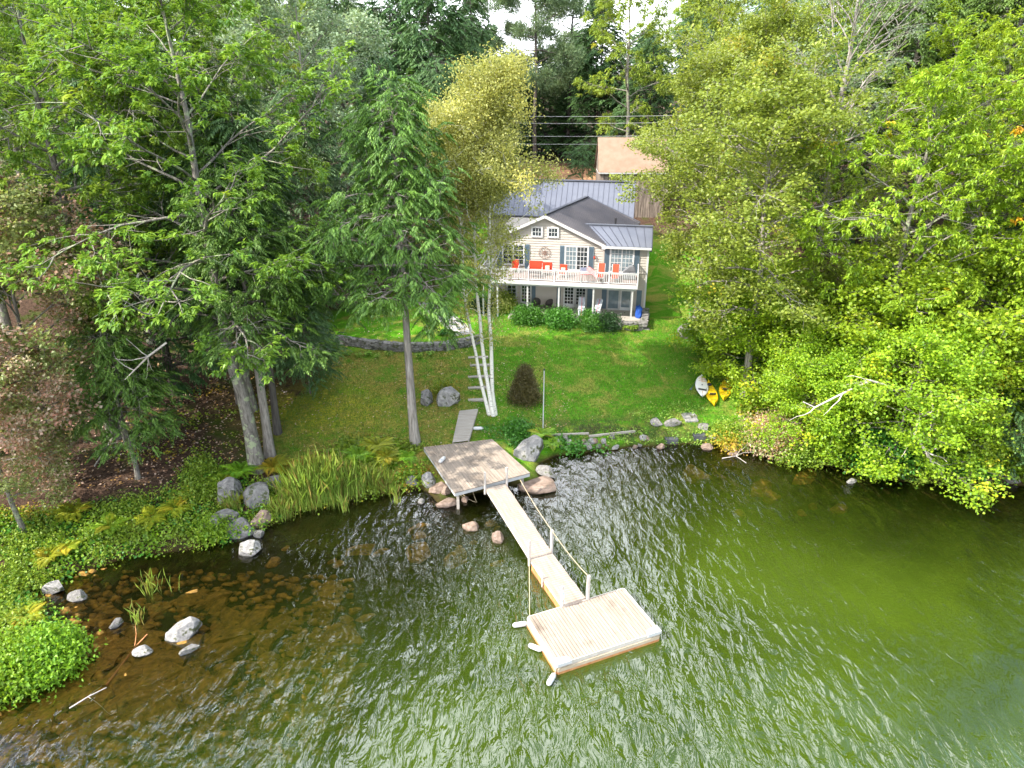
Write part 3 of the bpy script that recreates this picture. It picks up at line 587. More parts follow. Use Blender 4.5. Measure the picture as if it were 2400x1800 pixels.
# house-frame placement
def hp(u, v, z): q = HO + HU * u + HV * v; return (q[0], q[1], z)
def hthing(name, u, v, z, rz, label, cat, group=None): return empty(name, hp(u, v, z), HA + rz, label, cat, group)
# patio
pt = MB(); pt.box(-11.2, .55, -.25, V0 - .01, 2.3, FLZ)
pto = tag(pt.build('patio', M['concrete'], None, loc=(HO[0], HO[1], 0), rz=HA), kind='structure')
def stack_wall(pts, h, thick, name, label, cat, seed, mat='stone', zb=None, layers=4):
    """dry laid stones along a polyline, one mesh"""
    r = random.Random(seed); mb = MB(); pts = [Vector(p) for p in pts]; c = sum(pts, Vector()) / len(pts)
    for a, b in zip(pts[:-1], pts[1:]):
        d = b - a; Ln = d.length; d.normalize(); nn = Vector((-d.y, d.x, 0))
        for k in range(layers):
            x = -r.random() * .3
            while x < Ln:
                w_ = r.uniform(.25, .75); hh = h / layers; f = min(max((x + w_ / 2) / Ln, 0), 1); z = (a.z * (1 - f) + b.z * f) + k * hh; o = r.uniform(-.06, .06); s0 = len(mb.v); cc = a + d * (x + w_ / 2) + nn * o
                mb.box(-w_ / 2, w_ / 2 - .03, -thick / 2, thick / 2, 0, hh - .02)
                for q in range(s0, len(mb.v)): v = Vector(mb.v[q]) + Vector((r.uniform(-.04, .04), r.uniform(-.05, .05), r.uniform(-.025, .025))); mb.v[q] = tuple(cc + d * v.x + nn * v.y + Vector((0, 0, z - cc.z + v.z)) - c)
                x += w_
    o = mb.build(name, M[mat], None, bevel=.025); o.location = c; return tag(o, label, cat)
stack_wall([hp(-2.9, -.75, 2.25), hp(-.6, -.75, 2.25), hp(.75, -.55, 2.25), hp(.95, 1.6, 2.3), hp(.95, 3.2, 2.35)], .75, .6, 'stone_wall', 'low dry stone wall round the right end of the patio', 'wall', 5)
stack_wall([(p[0], p[1] - .1, gz(p[0], p[1] - .5) - .12) for p in wallline[1:]], .85, .5, 'retaining_wall', 'long dry stone retaining wall across the left of the lawn', 'wall', 6, layers=5)

# deck furniture
def lounger(u, v, label):
    e = hthing('deck_lounge_chair', u, v, DZ, 0, label, 'lounge chair', 'red lounge chairs on the deck')
    fr = MB(); 
    for s in (-.3, .3): fr.bar((s, -1.0, .34), (s, .45, .34), .05); fr.bar((s, .42, .34), (s + 0.0, .95, 1.12), .05)
    fr.bar((-.3, -1, .34), (.3, -1, .34), .05); fr.build('frame', M['white'], e)
    for s in (-.3, .3):
        for y in (-.95, .4): MB().bar((s, y, 0), (s, y, .33), .045).build('leg', M['white'], e)
    MB().box(-.27, .27, -1.0, .42, .37, .46).build('seat_cushion', M['red'], e, bevel=.03)
    MB().bar((0, .42, .42), (0, .94, 1.16), .56, .09, up=(0, -1, 0)).build('back_cushion', M['red'], e, bevel=.03)
lounger(-3.2, 1.7, 'left one of the two red cushioned lounge chairs on the deck'); lounger(-1.95, 1.55, 'right one of the two red cushioned lounge chairs, next to the covered grill')
def armchair(u, v, rz, wd, label, pill=False):
    e = hthing('deck_armchair', u, v, DZ, rz, label, 'deck chair', 'red cushioned deck seats'); f = MB(); h = wd / 2
    for s in (-h, h): f.box(s - .03, s + .03, -.3, .3, .58, .64)
    f.box(-h, h, .27, .31, .3, 1.0); f.box(-h, h, -.3, .3, .3, .34); f.build('frame', M['white'], e)
    for x in (-h, h):
        for y in (-.27, .27): MB().box(x - .025, x + .025, y - .025, y + .025, 0, .58).build('leg', M['white'], e)
    MB().box(-h + .04, h - .04, -.28, .24, .345, .46).build('seat_cushion', M['red'], e, bevel=.03)
    MB().box(-h + .04, h - .04, .12, .255, .465, 1.12).build('back_cushion', M['red'], e, bevel=.04)
    if pill: MB().prism([(-.2, .0, .47), (.2, .0, .47), (.2, .1, .47), (-.2, .1, .47)], [(-.2, .05, .85), (.2, .05, .85), (.2, .11, .85), (-.2, .11, .85)]).build('pillow', basic('patterned pillow', (.7, .35, .25), (.8, .7, .6), 9, .8), e, bevel=.03)
armchair(-11.0, 2.6, 0, .7, 'red deck chair in front of the left upper window')
armchair(-9.1, 2.5, 0, 1.3, 'red cushioned bench below the big wheel, left of the picture pillow', False)
armchair(-8.0, 2.1, .15, .95, 'red cushioned seat with a pale pillow below the big wheel', True)
armchair(-6.55, 1.6, -.2, .75, 'red patterned deck chair left of the glazed door', True)
tb = hthing('deck_table', -9.0, 1.3, DZ, 0, 'dark low table in front of the red bench on the deck', 'table'); MB().box(-.6, .6, -.3, .3, .4, .44).build('table_top', M['darkgrey'], tb)
for x in (-.55, .55):
    for y in (-.25, .25): MB().box(x - .02, x + .02, y - .02, y + .02, 0, .4).build('leg', M['darkgrey'], tb)
gr = hthing('covered_grill', -.72, 1.9, DZ, 0, 'grill under a grey fitted cover at the right end of the deck', 'grill'); M['cover_cloth'] = basic('grey grill cover', (.11, .115, .125), (.17, .175, .185), 3, .8, .3)
g_ = MB(); g_.prism([(-.62, -.3, .08), (.55, -.3, .08), (.55, .3, .08), (-.62, .3, .08)], [(-.58, -.28, .75), (.52, -.28, .75), (.52, .28, .75), (-.58, .28, .75)]); g_.build('cover', M['cover_cloth'], gr, bevel=.04)
g2 = MB(); 
prof = [(-.56, .76), (-.3, .98), (0, 1.22), (.25, 1.28), (.42, 1.15), (.5, .76)]
g2.prism([(x, -.27, z) for x, z in prof], [(x, .27, z) for x, z in prof]); g2.build('cover_top', M['cover_cloth'], gr, bevel=.05)
MB().box(-.05, .0, -.31, -.28, .1, .7).build('strap', M['darkgrey'], gr)
# flag
M['flagred'] = basic('flag stripes', (.6, .05, .06)); M['flagblue'] = basic('flag blue', (.03, .05, .16)); 
def flagmat():
    m, t, N, L = nodes_of('striped flag'); p = N('ShaderNodeBsdfPrincipled'); o = N('ShaderNodeOutputMaterial'); L(p.outputs[0], o.inputs[0]); p.inputs['Roughness'].default_value = .8
    a = N('ShaderNodeAttribute', attribute_name='lf'); s = N('ShaderNodeSeparateColor'); L(a.outputs['Color'], s.inputs[0])
    st = math_(N, L, 'GREATER_THAN', math_(N, L, 'FRACT', math_(N, L, 'MULTIPLY', s.outputs[1], 6.5)), .5); c = mixc(N, L, st, (.36, .012, .02), (.50, .49, .48))
    cant = math_(N, L, 'MULTIPLY', math_(N, L, 'LESS_THAN', s.outputs[0], .4), math_(N, L, 'GREATER_THAN', s.outputs[1], .46))
    cx = math_(N, L, 'SUBTRACT', math_(N, L, 'FRACT', math_(N, L, 'MULTIPLY', s.outputs[0], 15)), .5); cz = math_(N, L, 'SUBTRACT', math_(N, L, 'FRACT', math_(N, L, 'MULTIPLY', s.outputs[1], 11)), .5)
    star = math_(N, L, 'LESS_THAN', math_(N, L, 'ADD', math_(N, L, 'MULTIPLY', cx, cx), math_(N, L, 'MULTIPLY', cz, cz)), .07)
    L(mixc(N, L, cant, c, mixc(N, L, star, (.012, .02, .09), (.5, .5, .5))), p.inputs['Base Color']); return m
fe = hthing('flag', -4.86, .02, DZ + .15, 0, 'red and white striped flag with starry blue corner blown sideways on the deck rail', 'flag')
MB().tube([(0, 0, -.3), (-.02, -.1, 1.25)], .015, 6).build('pole', M['white'], fe)
V, Q = [], []; nu, nv = 26, 14
for i in range(nu):
    for j in range(nv):
        a, b = i / (nu - 1), j / (nv - 1); V.append((-.05 + a * 1.42, -.12 - .10 * sin(a * 7) * a - .55 * (1 - b) * .5, 1.22 - (1 - b) * (.60 - .1 * a) + .20 * sin(a * 2.4) - .42 * a ** 2.2 + .05 * sin(a * 11 + b * 2)))
for i in range(nu - 1):
    for j in range(nv - 1): k = i * nv + j; Q.append((k, k + nv, k + nv + 1, k + 1))
att = np.array([(i / (nu - 1), j / (nv - 1), 0) for i in range(nu) for j in range(nv)])
link('cloth', np_mesh('cloth', V, Q, 4, flagmat(), att, True), fe)
# wheel ornament
M['wheel'] = basic('rusty brown iron', (.16, .09, .07), (.26, .15, .11), 5, .7)
wh = hthing('wheel_ornament', -8.46, V0 - .11, 7.66, 0, 'large brown spoked wheel ornament hanging on the clapboard wall', 'wall ornament')
wm_ = MB(); wm_.tube([(.52 * cos(a), 0, .52 * sin(a)) for a in np.linspace(0, 2 * pi, 33)], .02, 6, False); wm_.tube([(.16 * cos(a), 0, .16 * sin(a)) for a in np.linspace(0, 2 * pi, 17)], .015, 6, False); wm_.build('rim', M['wheel'], wh)
for k in range(8):
    a = k * pi / 4; s = MB(); s.prism([(.16 * cos(a) , -.01, .16 * sin(a)), (.07 * cos(a + .5), -.01, .07 * sin(a + .5)), (.5 * cos(a), -.01, .5 * sin(a)), (.07 * cos(a - .5), -.01, .07 * sin(a - .5))][1:], [(.07 * cos(a + .5), .01, .07 * sin(a + .5)), (.5 * cos(a), .01, .5 * sin(a)), (.07 * cos(a - .5), .01, .07 * sin(a - .5))]); s.build('spoke', M['wheel'], wh)
# under the deck
M['wicker'] = basic('dark wicker', (.05, .042, .038), (.09, .08, .07), 30, .8, .5)
def wicker(u, v, rz, label):
    e = hthing('wicker_chair', u, v, FLZ, rz, label, 'chair', 'wicker chairs on the patio')
    MB().lathe([(.27, .36), (.29, .40), (.27, .44)], 14).build('seat', M['wicker'], e)
    V, Q = [], []; n, k = 15, 6
    for i in range(n):
        a = pi * (-.12 + 1.24 * i / (n - 1)); top = .62 + .38 * max(0, sin(pi * i / (n - 1))) ** .6
        for j in range(k): f = j / (k - 1); r_ = .29 + .06 * f; V.append((r_ * cos(a), r_ * sin(a) * (1 + .15 * f), .42 + (top - .42) * f))
    for i in range(n - 1):
        for j in range(k - 1): q = i * k + j; Q.append((q, q + k, q + k + 1, q + 1))
    o = link('backrest', np_mesh('backrest', V, Q, 4, M['wicker']), e); m = o.modifiers.new('s', 'SOLIDIFY'); m.thickness = .03
    for x, y in ((-.24, -.16), (.24, -.16), (-.2, .22), (.2, .22)): MB().tube([(x, y, 0), (x * .95, y * .95, .37)], .018, 6).build('leg', M['darkgrey'], e)
wicker(-8.95, 2.5, .35, 'dark wicker chair on the left of the little patio table'); wicker(-7.8, 2.3, -.5, 'dark wicker chair on the right of the little patio table')
pe = hthing('side_table', -8.4, 2.2, FLZ, 0, 'small dark round table between the wicker chairs', 'table'); MB().lathe([(.24, .42), (.26, .44), (.24, .46)], 14).build('table_top', M['wicker'], pe)
for k in range(3): a = k * 2.1; MB().tube([(.2 * cos(a), .2 * sin(a), 0), (.1 * cos(a), .1 * sin(a), .42)], .012, 6).build('leg', M['darkgrey'], pe)
def stripemat():
    m, t, N, L = nodes_of('striped webbing'); p = N('ShaderNodeBsdfPrincipled'); o = N('ShaderNodeOutputMaterial'); L(p.outputs[0], o.inputs[0]); p.inputs['Roughness'].default_value = .8
    x = N('ShaderNodeSeparateXYZ'); tcn = N('ShaderNodeTexCoord'); L(tcn.outputs['Object'], x.inputs[0]); r = N('ShaderNodeValToRGB'); r.color_ramp.interpolation = 'CONSTANT'; e = r.color_ramp.elements
    cs = [(0, (.5, .52, .56)), (.12, (.06, .08, .16)), (.2, (.6, .62, .66)), (.3, (.06, .08, .16)), (.38, (.6, .6, .62)), (.44, (.35, .03, .06)), (.56, (.6, .6, .62)), (.62, (.06, .08, .16)), (.7, (.6, .62, .66)), (.8, (.06, .08, .16)), (.88, (.5, .52, .56))]
    e[0].position = 0; e[0].color = (*cs[0][1], 1); e[1].position = cs[1][0]; e[1].color = (*cs[1][1], 1)
    for q, c in cs[2:]: n_ = e.new(q); n_.color = (*c, 1)
    mr = N('ShaderNodeMapRange'); mr.inputs[1].default_value = -.27; mr.inputs[2].default_value = .27; L(x.outputs[0], mr.inputs[0]); L(mr.outputs[0], r.inputs[0]); L(r.outputs[0], p.inputs['Base Color']); return m
M['stripe'] = stripemat()
def deckchair(u, v, rz, label):
    e = hthing('folding_chair', u, v, FLZ, rz, label, 'folding chair', 'striped folding chairs on the patio'); y = lambda t: -.35 + .85 * t; z = lambda t: .08 + 1.55 * t
    fr = MB(); 
    for s in (-.29, .29): fr.tube([(s, -.5, .03), (s, -.3, .3), (s, .35, 1.6)], .018, 6); fr.tube([(s, .35, .02), (s, -.2, .72)], .016, 6)
    fr.tube([(-.29, .35, 1.6), (-.15, .39, 1.68), (.15, .39, 1.68), (.29, .35, 1.6)], .018, 6); fr.build('frame', M['greytrim'], e)
    for s in (-.33, .33): MB().box(s - .025, s + .025, -.42, .1, .68, .71).build('armrest', M['white'], e)
    MB().bar((0, -.46, .12), (0, .36, 1.62), .54, .035, up=(0, -1, 0)).build('webbing', M['stripe'], e)
deckchair(-4.75, 1.3, .05, 'left folded striped lounge chair leaning in front of the lower door'); deckchair(-3.3, 1.0, -.45, 'right folded striped lounge chair, turned to the left')
M['blue'] = basic('blue tarp', (.01, .05, .32), (.03, .14, .55), 6, .6, .8)
bt = hthing('blue_bundle', .3, 1.6, FLZ, 0, 'crumpled bright blue bundle at the right end of the patio', 'tarp'); bm_ = MB().lathe([(.25, 0), (.33, .25), (.28, .6), (.34, .85), (.2, 1.05), (.05, 1.1)], 12)
rr_ = random.Random(2); bm_.v = [(x + rr_.uniform(-.05, .05), y + rr_.uniform(-.05, .05), z) for x, y, z in bm_.v]; bm_.build('folds', M['blue'], bt); MB().tube([(0, 0, .95), (.05, 0, 1.2)], .06, 8).build('knot', M['blue'], bt)

# ------------------------------------------------------------------ shed
SX, SY = 10.2, 85.0; sg = gz(SX + 3, SY) ; se = empty('shed', (SX, SY, 0), radians(-2), 'weathered board shed with tan shingle roof behind the house', 'shed'); zt = 12.2
MB().prism([(0, 0, sg - .5), (7.6, 0, sg - .5), (7.6, 6.2, sg - .5), (0, 6.2, sg - .5)], [(0, 0, zt), (7.6, 0, zt), (7.6, 6.2, zt), (0, 6.2, zt)]).prism([(0, 0, zt), (0, 6.2, zt), (0, 3.1, 15.3)], [(7.6, 0, zt), (7.6, 6.2, zt), (7.6, 3.1, 15.3)]).build('wall', M['barn'], se)
bb = MB(); r_ = random.Random(3); x = 0
while x < 7.5: wd = r_.uniform(.16, .3); bb.box(x, x + wd - .015, -.03 - r_.uniform(0, .012), -.002, sg - .3, zt - .02); x += wd
bb.build('boards', M['barn'], se)
MB().prism([(-.2, -.35, zt - .32), (7.8, -.35, zt - .32), (7.8, 3.1, 15.38), (-.2, 3.1, 15.38)], [(-.2, -.35, zt - .18), (7.8, -.35, zt - .18), (7.8, 3.1, 15.54), (-.2, 3.1, 15.54)]).build('roof', M['shingle'], se)
MB().prism([(-.2, 6.55, zt - .32), (7.8, 6.55, zt - .32), (7.8, 3.1, 15.38), (-.2, 3.1, 15.38)], [(-.2, 6.55, zt - .18), (7.8, 6.55, zt - .18), (7.8, 3.1, 15.535), (-.2, 3.1, 15.535)]).build('roof', M['shingle'], se)
MB().box(-.2, 7.8, -.42, -.36, zt - .36, zt - .22).build('eave_board', M['greytrim'], se)
MB().box(-.25, -.205, -.3, 3.1, zt - .3, zt - .2).build('rake_board', M['greytrim'], se)
window(2.35, 3.5, 10.95, 12.0 - .05, -.03, 3, 2, 1, 'glass', 'window', parent=se)
fb = MB().box(2.3, 3.55, -.38, -.14, 10.66, 10.88).build('window_box', M['darkgrey'], se)
r9 = np.random.RandomState(9); P_ = np.stack([r9.uniform(2.3, 3.55, 40), r9.uniform(-.36, -.16, 40), r9.uniform(10.9, 11.1, 40)], 1); V, Fc, A = clumps(r9, 'small', P_, rnd_unit(r9, 40), 1, 10, .8)
link('flowers', np_mesh('flowers', V, Fc, 3, M['hosta'], A), fb)
# power lines
for i, (y, z) in enumerate([(247, 0), (262, 0), (290, 0), (307, 0)]):
    zz = CH + 92 * math.tan(radians(-TH) + math.atan((900 - y * D) / F)); pts = [(-12 + k * 3.2, 92, zz - .25 * sin(pi * k / 12)) for k in range(13)]
    o = MB().tube([(a + 12, 0, c - zz) for a, b, c in pts], .022, 5).build('power_line', M['greytrim']); o.location = (-12, 92, zz)
    tag(o, ['top', 'second highest', 'third highest', 'lowest'][i] + ' of the four overhead wires crossing in front of the far woods', 'power line', 'overhead wires behind the house')
# ------------------------------------------------------------------ rocks
def rock_mesh(seed, mat, flat=.7, cuts=12, sub=4, rough=.07):
    r = np.random.RandomState(seed); b = bmesh.new(); bmesh.ops.create_icosphere(b, subdivisions=sub, radius=1.0); V = np.array([v.co for v in b.verts])
    for _ in range(cuts):
        n = rnd_unit(r, 1)[0]; d = r.uniform(.45, .8); t = V @ n; m = t > d; V[m] -= np.outer(t[m] - d, n) * .96
    V = V * (1 + rough * wnoise(V[:, 0] * 3 + V[:, 2] * 2, V[:, 1] * 3 - V[:, 2], 1.6, seed)[:, None]); V[:, 2] *= flat
    for v, c in zip(b.verts, V): v.co = c
    me = bpy.data.meshes.new('rock'); b.to_mesh(me); b.free(); me.materials.append(M[mat]); return me
RK = {}
def rock(px, py, sx, sy, sz, rz, label, mat='stone', name='boulder', seed=1, z=None, group=None, world=None, cat='rock', tilt=0):
    key = (seed, mat)
    if key not in RK: RK[key] = rock_mesh(seed, mat, 1.0)
    p = Vector(world) if world else (G(px, py) if z is None else Vector(at(px, py, z)))
    o = link(name, RK[key], None, (p.x, p.y, p.z + sz * .35), (tilt, 0, rz), (sx, sy, sz)); return tag(o, label, cat, group)
rock(1140, 985, 1.15, .95, 1.1, .3, 'big white lichen spotted boulder beside the right corner of the lakeside platform', 'palestone', seed=2)
rock(1155, 1056, 1.6, 1.0, .55, -.2, 'large flat pinkish boulder at the water under the gangway start', 'pinkstone', seed=3, z=.0)
rock(1180, 1022, .8, .4, .35, -.6, 'dark slab just behind the big flat pinkish boulder', 'stone', seed=4, z=.15)
rock(972, 872, .95, .8, 1.0, .2, 'pointed grey and white boulder with a mossy side by the timber steps', 'palestone', seed=5)
rock(957, 868, .35, .6, 1.0, .3, 'mossy green slab leaning on the pointed boulder by the steps', 'moss', seed=6)
rock(922, 870, .66, .6, .75, 0, 'smaller rounded grey boulder left of the pointed one', 'stone', seed=7)
rock(1482, 727, .95, .8, .8, .4, 'round grey boulder on the lawn at the edge of the right trees', 'stone', seed=8)
rock(1490, 690, .4, .3, .25, 0, 'small pale stone behind the round lawn boulder', 'palestone', seed=2)
rock(1486, 655, .45, .35, .3, 1, 'small pale stone higher up the lawn near the right trees', 'palestone', seed=5)
for i, (x, y, a, b, c, rz, mt, sd, lab) in enumerate([
 (541, 1190, .85, .55, .4, .2, 'palestone', 7, 'pale boulder with dark moss patches standing in the shallow water'),
 (525, 1150, .8, .5, .45, .5, 'stone', 4, 'long grey boulder at the edge just behind the mossy water boulder'),
 (562, 1132, .65, .42, .42, .5, 'pinkstone', 3, 'tan boulder with a mossy top at the edge right of the long grey one'),
 (560, 1158, .3, .2, .18, 0, 'stone', 8, 'small stone between the tan boulder and the water'),
 (455, 1145, .55, .45, .45, 0, 'palestone', 2, 'round pale boulder half hidden by the lime green fern'),
 (490, 1132, .75, .4, .5, .5, 'stone', 5, 'grey slanted boulder up the bank from the round pale one'),
 (500, 1080, .85, .7, .7, .3, 'stone', 7, 'large rounded mossy boulder with ferns in front of the leaning oak'),
 (560, 1085, .8, .65, .6, .8, 'stone', 8, 'large rounded grey boulder left of the reeds'),
 (600, 1050, .7, .4, .35, 0, 'stone', 4, 'flat grey stone right below the yellow fern by the oak'),
 (122, 1276, .6, .45, .4, .1, 'palestone', 5, 'pale mossy boulder at the far left waterline'),
 (170, 1290, .55, .35, .25, .1, 'stone', 4, 'low flat stone in the dark water right of the pale mossy boulder'),
 (395, 1372, .85, .62, .62, .4, 'palestone', 2, 'bright grey angular boulder standing out of the shallow water'),
 (250, 1352, .42, .26, .26, .8, 'stone', 3, 'dark upright stone in the shallows left of the bright angular boulder'),
 (310, 1408, .5, .28, .2, .3, 'palestone', 4, 'small flat pale stone just breaking the shallow water'),
 (413, 1405, .5, .25, .2, .6, 'stone', 5, 'thin stone right in front of the bright angular boulder'),
 (105, 1465, .75, .3, .22, .1, 'pinkstone', 8, 'long low stone under the bright shrub at the lower left'),
 (927, 1043, .62, .5, .5, .4, 'palestone', 7, 'white rounded boulder left of the platform corner'),
 (945, 1060, .6, .45, .42, .2, 'pinkstone', 2, 'tan boulder in front of the white rounded one'),
 (968, 1062, .45, .4, .45, .9, 'pinkstone', 5, 'tan rock wedged under the front corner of the platform'),
 (962, 1092, .85, .42, .35, .1, 'pinkstone', 3, 'angular reddish slab in the water under the platform corner'),
 (1005, 1082, .28, .25, .2, 0, 'pinkstone', 8, 'small reddish stone right of the angular slab'),
 (910, 1085, .3, .25, .15, 0, 'stone', 7, 'small dark stone in the black water left of the platform'),
 (892, 1042, .5, .4, .3, 0, 'stone', 4, 'mossy stone at the waterline left of the white rounded boulder'),
 (1014, 1142, .62, .42, .36, -.5, 'pinkstone', 3, 'sharp tan rock poking out of the water left of the gangway'),
 (1076, 1166, .48, .42, .34, .2, 'pinkstone', 7, 'round brown rock in the water touching the gangway'),
 (1418, 915, .55, .4, .3, .2, 'stone', 4, 'flat grey stone left of the stone step on the right shore'),
 (1455, 918, .7, .45, .35, .1, 'stone', 5, 'wide grey stone in front of the stone step on the right shore'),
 (1520, 925, .5, .4, .25, 0, 'stone', 8, 'grey stone between the dark blocks and the kayaks'),
 (1548, 945, .8, .35, .18, 0, 'palestone', 2, 'flat pale slab at the grassy shore below the kayaks'),
 (1425, 968, .4, .3, .25, 0, 'pinkstone', 3, 'reddish stone at the sandy waterline'),
 (1528, 968, .6, .35, .22, 0, 'pinkstone', 7, 'low reddish stone under the dark blocks'),
 (1575, 970, .5, .32, .3, .2, 'stone', 4, 'dark flat stone where the red leaved bush meets the water'),
 (1598, 968, .45, .35, .35, .4, 'stone', 5, 'dark stone stacked behind the brown one at the red leaved bush'),
 (1585, 982, .42, .3, .22, 0, 'pinkstone', 2, 'brown stone in the water by the two dark ones'),
 (1633, 975, .7, .5, .42, 0, 'pinkstone', 3, 'large brown block of rock at the right waterline'),
 (1672, 982, .35, .3, .25, .3, 'stone', 8, 'small stone right of the large brown block'),
 (1840, 1042, .35, .25, .2, .3, 'palestone', 5, 'pale stone in dark water under the overhanging maple'),
 (2150, 1020, .9, .5, .5, .3, 'stone', 4, 'grey rock on the bank near the right edge'),
 (2185, 1040, .7, .4, .4, .3, 'stone', 7, 'grey rock at the waterline near the right edge')]):
    if 430 < x < 612 and y < 1175: a, b, c = a * 1.25, b * 1.2, c * 1.45
    zz = None if gz(*at(x, y, .1)[:2]) > .15 else .0
    rock(x, y, a, b, c, rz, lab, mt, seed=sd, z=zz)
rr = random.Random(12); ORD = 'first second third fourth fifth sixth seventh eighth ninth tenth eleventh twelfth thirteenth fourteenth fifteenth sixteenth seventeenth eighteenth nineteenth twentieth twenty-first twenty-second twenty-third twenty-fourth twenty-fifth twenty-sixth'.split()
i = -1
for i0 in range(26):
    x = 1195 + i0 * 8.4 + rr.uniform(-3, 3); y = 958 + rr.uniform(-9, 16) - (i0 * .3)
    if x > 1330 and rr.random() < .5: continue
    i += 1
    s = rr.uniform(.13, .34); p = G(x, y); rock(0, 0, s * rr.uniform(.9, 1.5), s, s * .7, rr.uniform(0, 3), ORD[i] + ' small shore stone from the left, between timber edging and water', ['stone', 'palestone', 'pinkstone'][i % 3], 'shore_stone', [2, 5, 7, 8][i % 4], world=(p.x, p.y, p.z), group='small stones below the timber edging')
# lake bed stones in the shallow lower left
cnt = 0
while cnt < 285:
    x, y = rr.uniform(-40, 780), rr.uniform(1260, 1700)
    if cnt > 255: x, y = rr.choice([(rr.uniform(900, 1080), rr.uniform(1090, 1200)), (rr.uniform(1500, 1900), rr.uniform(1000, 1100)), (rr.uniform(500, 900), rr.uniform(1180, 1400))])
    p = at(x, y, -.4); g = gz(p[0], p[1])
    if g > -.08: continue
    dens = math.exp(-((y - 1440 - (x - 300) * -.25) / 105) ** 2) * (1 if x < 520 else .45)
    if cnt <= 255 and rr.random() > dens: continue
    s = rr.choice([.22, .3, .35, .45, .6, .8]) * rr.uniform(.8, 1.25); s = min(s, .3 - g * 1.1)
    hz = min(s * rr.uniform(.4, .6), (-.05 - g) / 1.15)
    rock(0, 0, s * rr.uniform(1, 1.7), s * rr.uniform(.7, 1), hz, .65 + rr.uniform(-.6, .6), 'brown algae covered stone lying on the lake bed under shallow water', 'sunkstone', 'sunken_stone', [2, 3, 4, 5, 7, 8][cnt % 6], world=(p[0], p[1], g - .02), group='sunken stones of the shallows'); cnt += 1
r5 = np.random.RandomState(5); V_, F_ = [], []; bm5 = bmesh.new(); bmesh.ops.create_icosphere(bm5, subdivisions=1, radius=1.0); iv = np.array([v.co for v in bm5.verts]); itf = np.array([[v.index for v in f.verts] for f in bm5.faces]); bm5.free()
for q in range(2600):
    p = at(r5.uniform(-60, 760), r5.uniform(1240, 1720), -.4); g = gz(p[0], p[1])
    if g > -.06 or g < -1.6: continue
    s = r5.uniform(.07, .26); V_.append(iv * r5.uniform(.7, 1.2, (len(iv), 1)) * np.array([s * r5.uniform(1, 1.7), s, s * .6]) + [p[0], p[1], g + s * .2]); F_.append(itf + len(iv) * len(F_))
tag(link('lake_gravel', np_mesh('lake_gravel', np.vstack(V_), np.vstack(F_), 3, M['sunkstone'])), kind='stuff')
rock(0, 0, 1.15, .55, .3, .6, 'largest flat orange brown stone under the water at the lower left', 'sunkstone', 'sunken_boulder', 3, world=(*at(318, 1470, -.2)[:2], gz(*at(318, 1470, -.3)[:2]) + .05))
rock(0, 0, .62, .55, .42, .3, 'round orange brown stone under water right of the largest flat one', 'sunkstone', 'sunken_boulder', 7, world=(*at(335, 1530, -.2)[:2], gz(*at(335, 1530, -.3)[:2]) + .05))
rock(0, 0, .9, .5, .3, .3, 'orange stone glowing under the dark water behind the waterline grasses', 'sunkstone', 'sunken_boulder', 4, world=(*at(420, 1290, -.2)[:2], gz(*at(420, 1290, -.3)[:2]) + .08))
rock(0, 0, 1.1, .5, .35, .3, 'dark oblong sunken boulder below the reeds', 'sunkstone', 'sunken_boulder', 8, world=(*at(780, 1185, -.4)[:2], -.75))
rock(0, 0, .7, .5, .3, .1, 'orange sunken stone below the overhanging maple', 'sunkstone', 'sunken_boulder', 3, world=(*at(1812, 1100, -.3)[:2], -.45))

# ------------------------------------------------------------------ platform, gangway, raft
def frame_of(a, b, c, d):     # corners world: back-left, back-right, front-right, front-left
    a, b, c, d = [np.array(p[:2]) for p in (a, b, c, d)]; cen = (a + b + c + d) / 4; ux = nrm((b - a) + (c - d)); W = (np.linalg.norm(b - a) + np.linalg.norm(c - d)) / 2; Lh = (np.linalg.norm(d - a) + np.linalg.norm(c - b)) / 2
    return cen, math.atan2(ux[1], ux[0]), W, Lh
def S(px, py): return px / D, py / D
PZ = 1.30
cen, ang, W, Lh = frame_of(at(*S(992, 1048), PZ), at(*S(1153.6, 1029), PZ), at(*S(1243, 1108), PZ), at(*S(1065.4, 1155), PZ)); print('platform', cen, math.degrees(ang), W, Lh)
pc = [np.array(at(*S(*q), PZ)) for q in ((992, 1048), (1153.6, 1029), (1243, 1108), (1065.4, 1155))]
pf = empty('lakeside_platform', (cen[0], cen[1], 0), 0, 'weathered grey wooden platform on posts at the water edge', 'platform')
loc = lambda p: Vector((p[0] - cen[0], p[1] - cen[1], 0)); a_, b_, c_, d_ = [loc(p) for p in pc]
bd = MB(); nb = 26
for i in range(nb):
    f0, f1 = i / nb + .0006, (i + 1) / nb - .0022; z = Vector((0, 0, PZ)); t = Vector((0, 0, -.05)); q = [a_.lerp(b_, f0), a_.lerp(b_, f1), d_.lerp(c_, f1), d_.lerp(c_, f0)]; bd.prism([p + z + t for p in q], [p + z for p in q])
def woodmat(name, ang_, light):
    m, t, N, L = nodes_of(name); p = N('ShaderNodeBsdfPrincipled'); o = N('ShaderNodeOutputMaterial'); L(p.outputs[0], o.inputs[0]); p.inputs['Roughness'].default_value = .85
    g = N('ShaderNodeNewGeometry').outputs['Position']; mp = N('ShaderNodeMapping', vector_type='TEXTURE'); mp.inputs['Rotation'].default_value = (0, 0, ang_); mp.inputs['Scale'].default_value = (2.2, .16, 1); L(g, mp.inputs[0])
    c = mixc(N, L, noise(N, L, 1.0, 5, .65, mp.outputs[0], (.3, .7)), *light[:2]); c = mixc(N, L, noise(N, L, .7, 5, .6, g, (.5, .72)), c, light[2]); L(c, p.inputs['Base Color']); return m
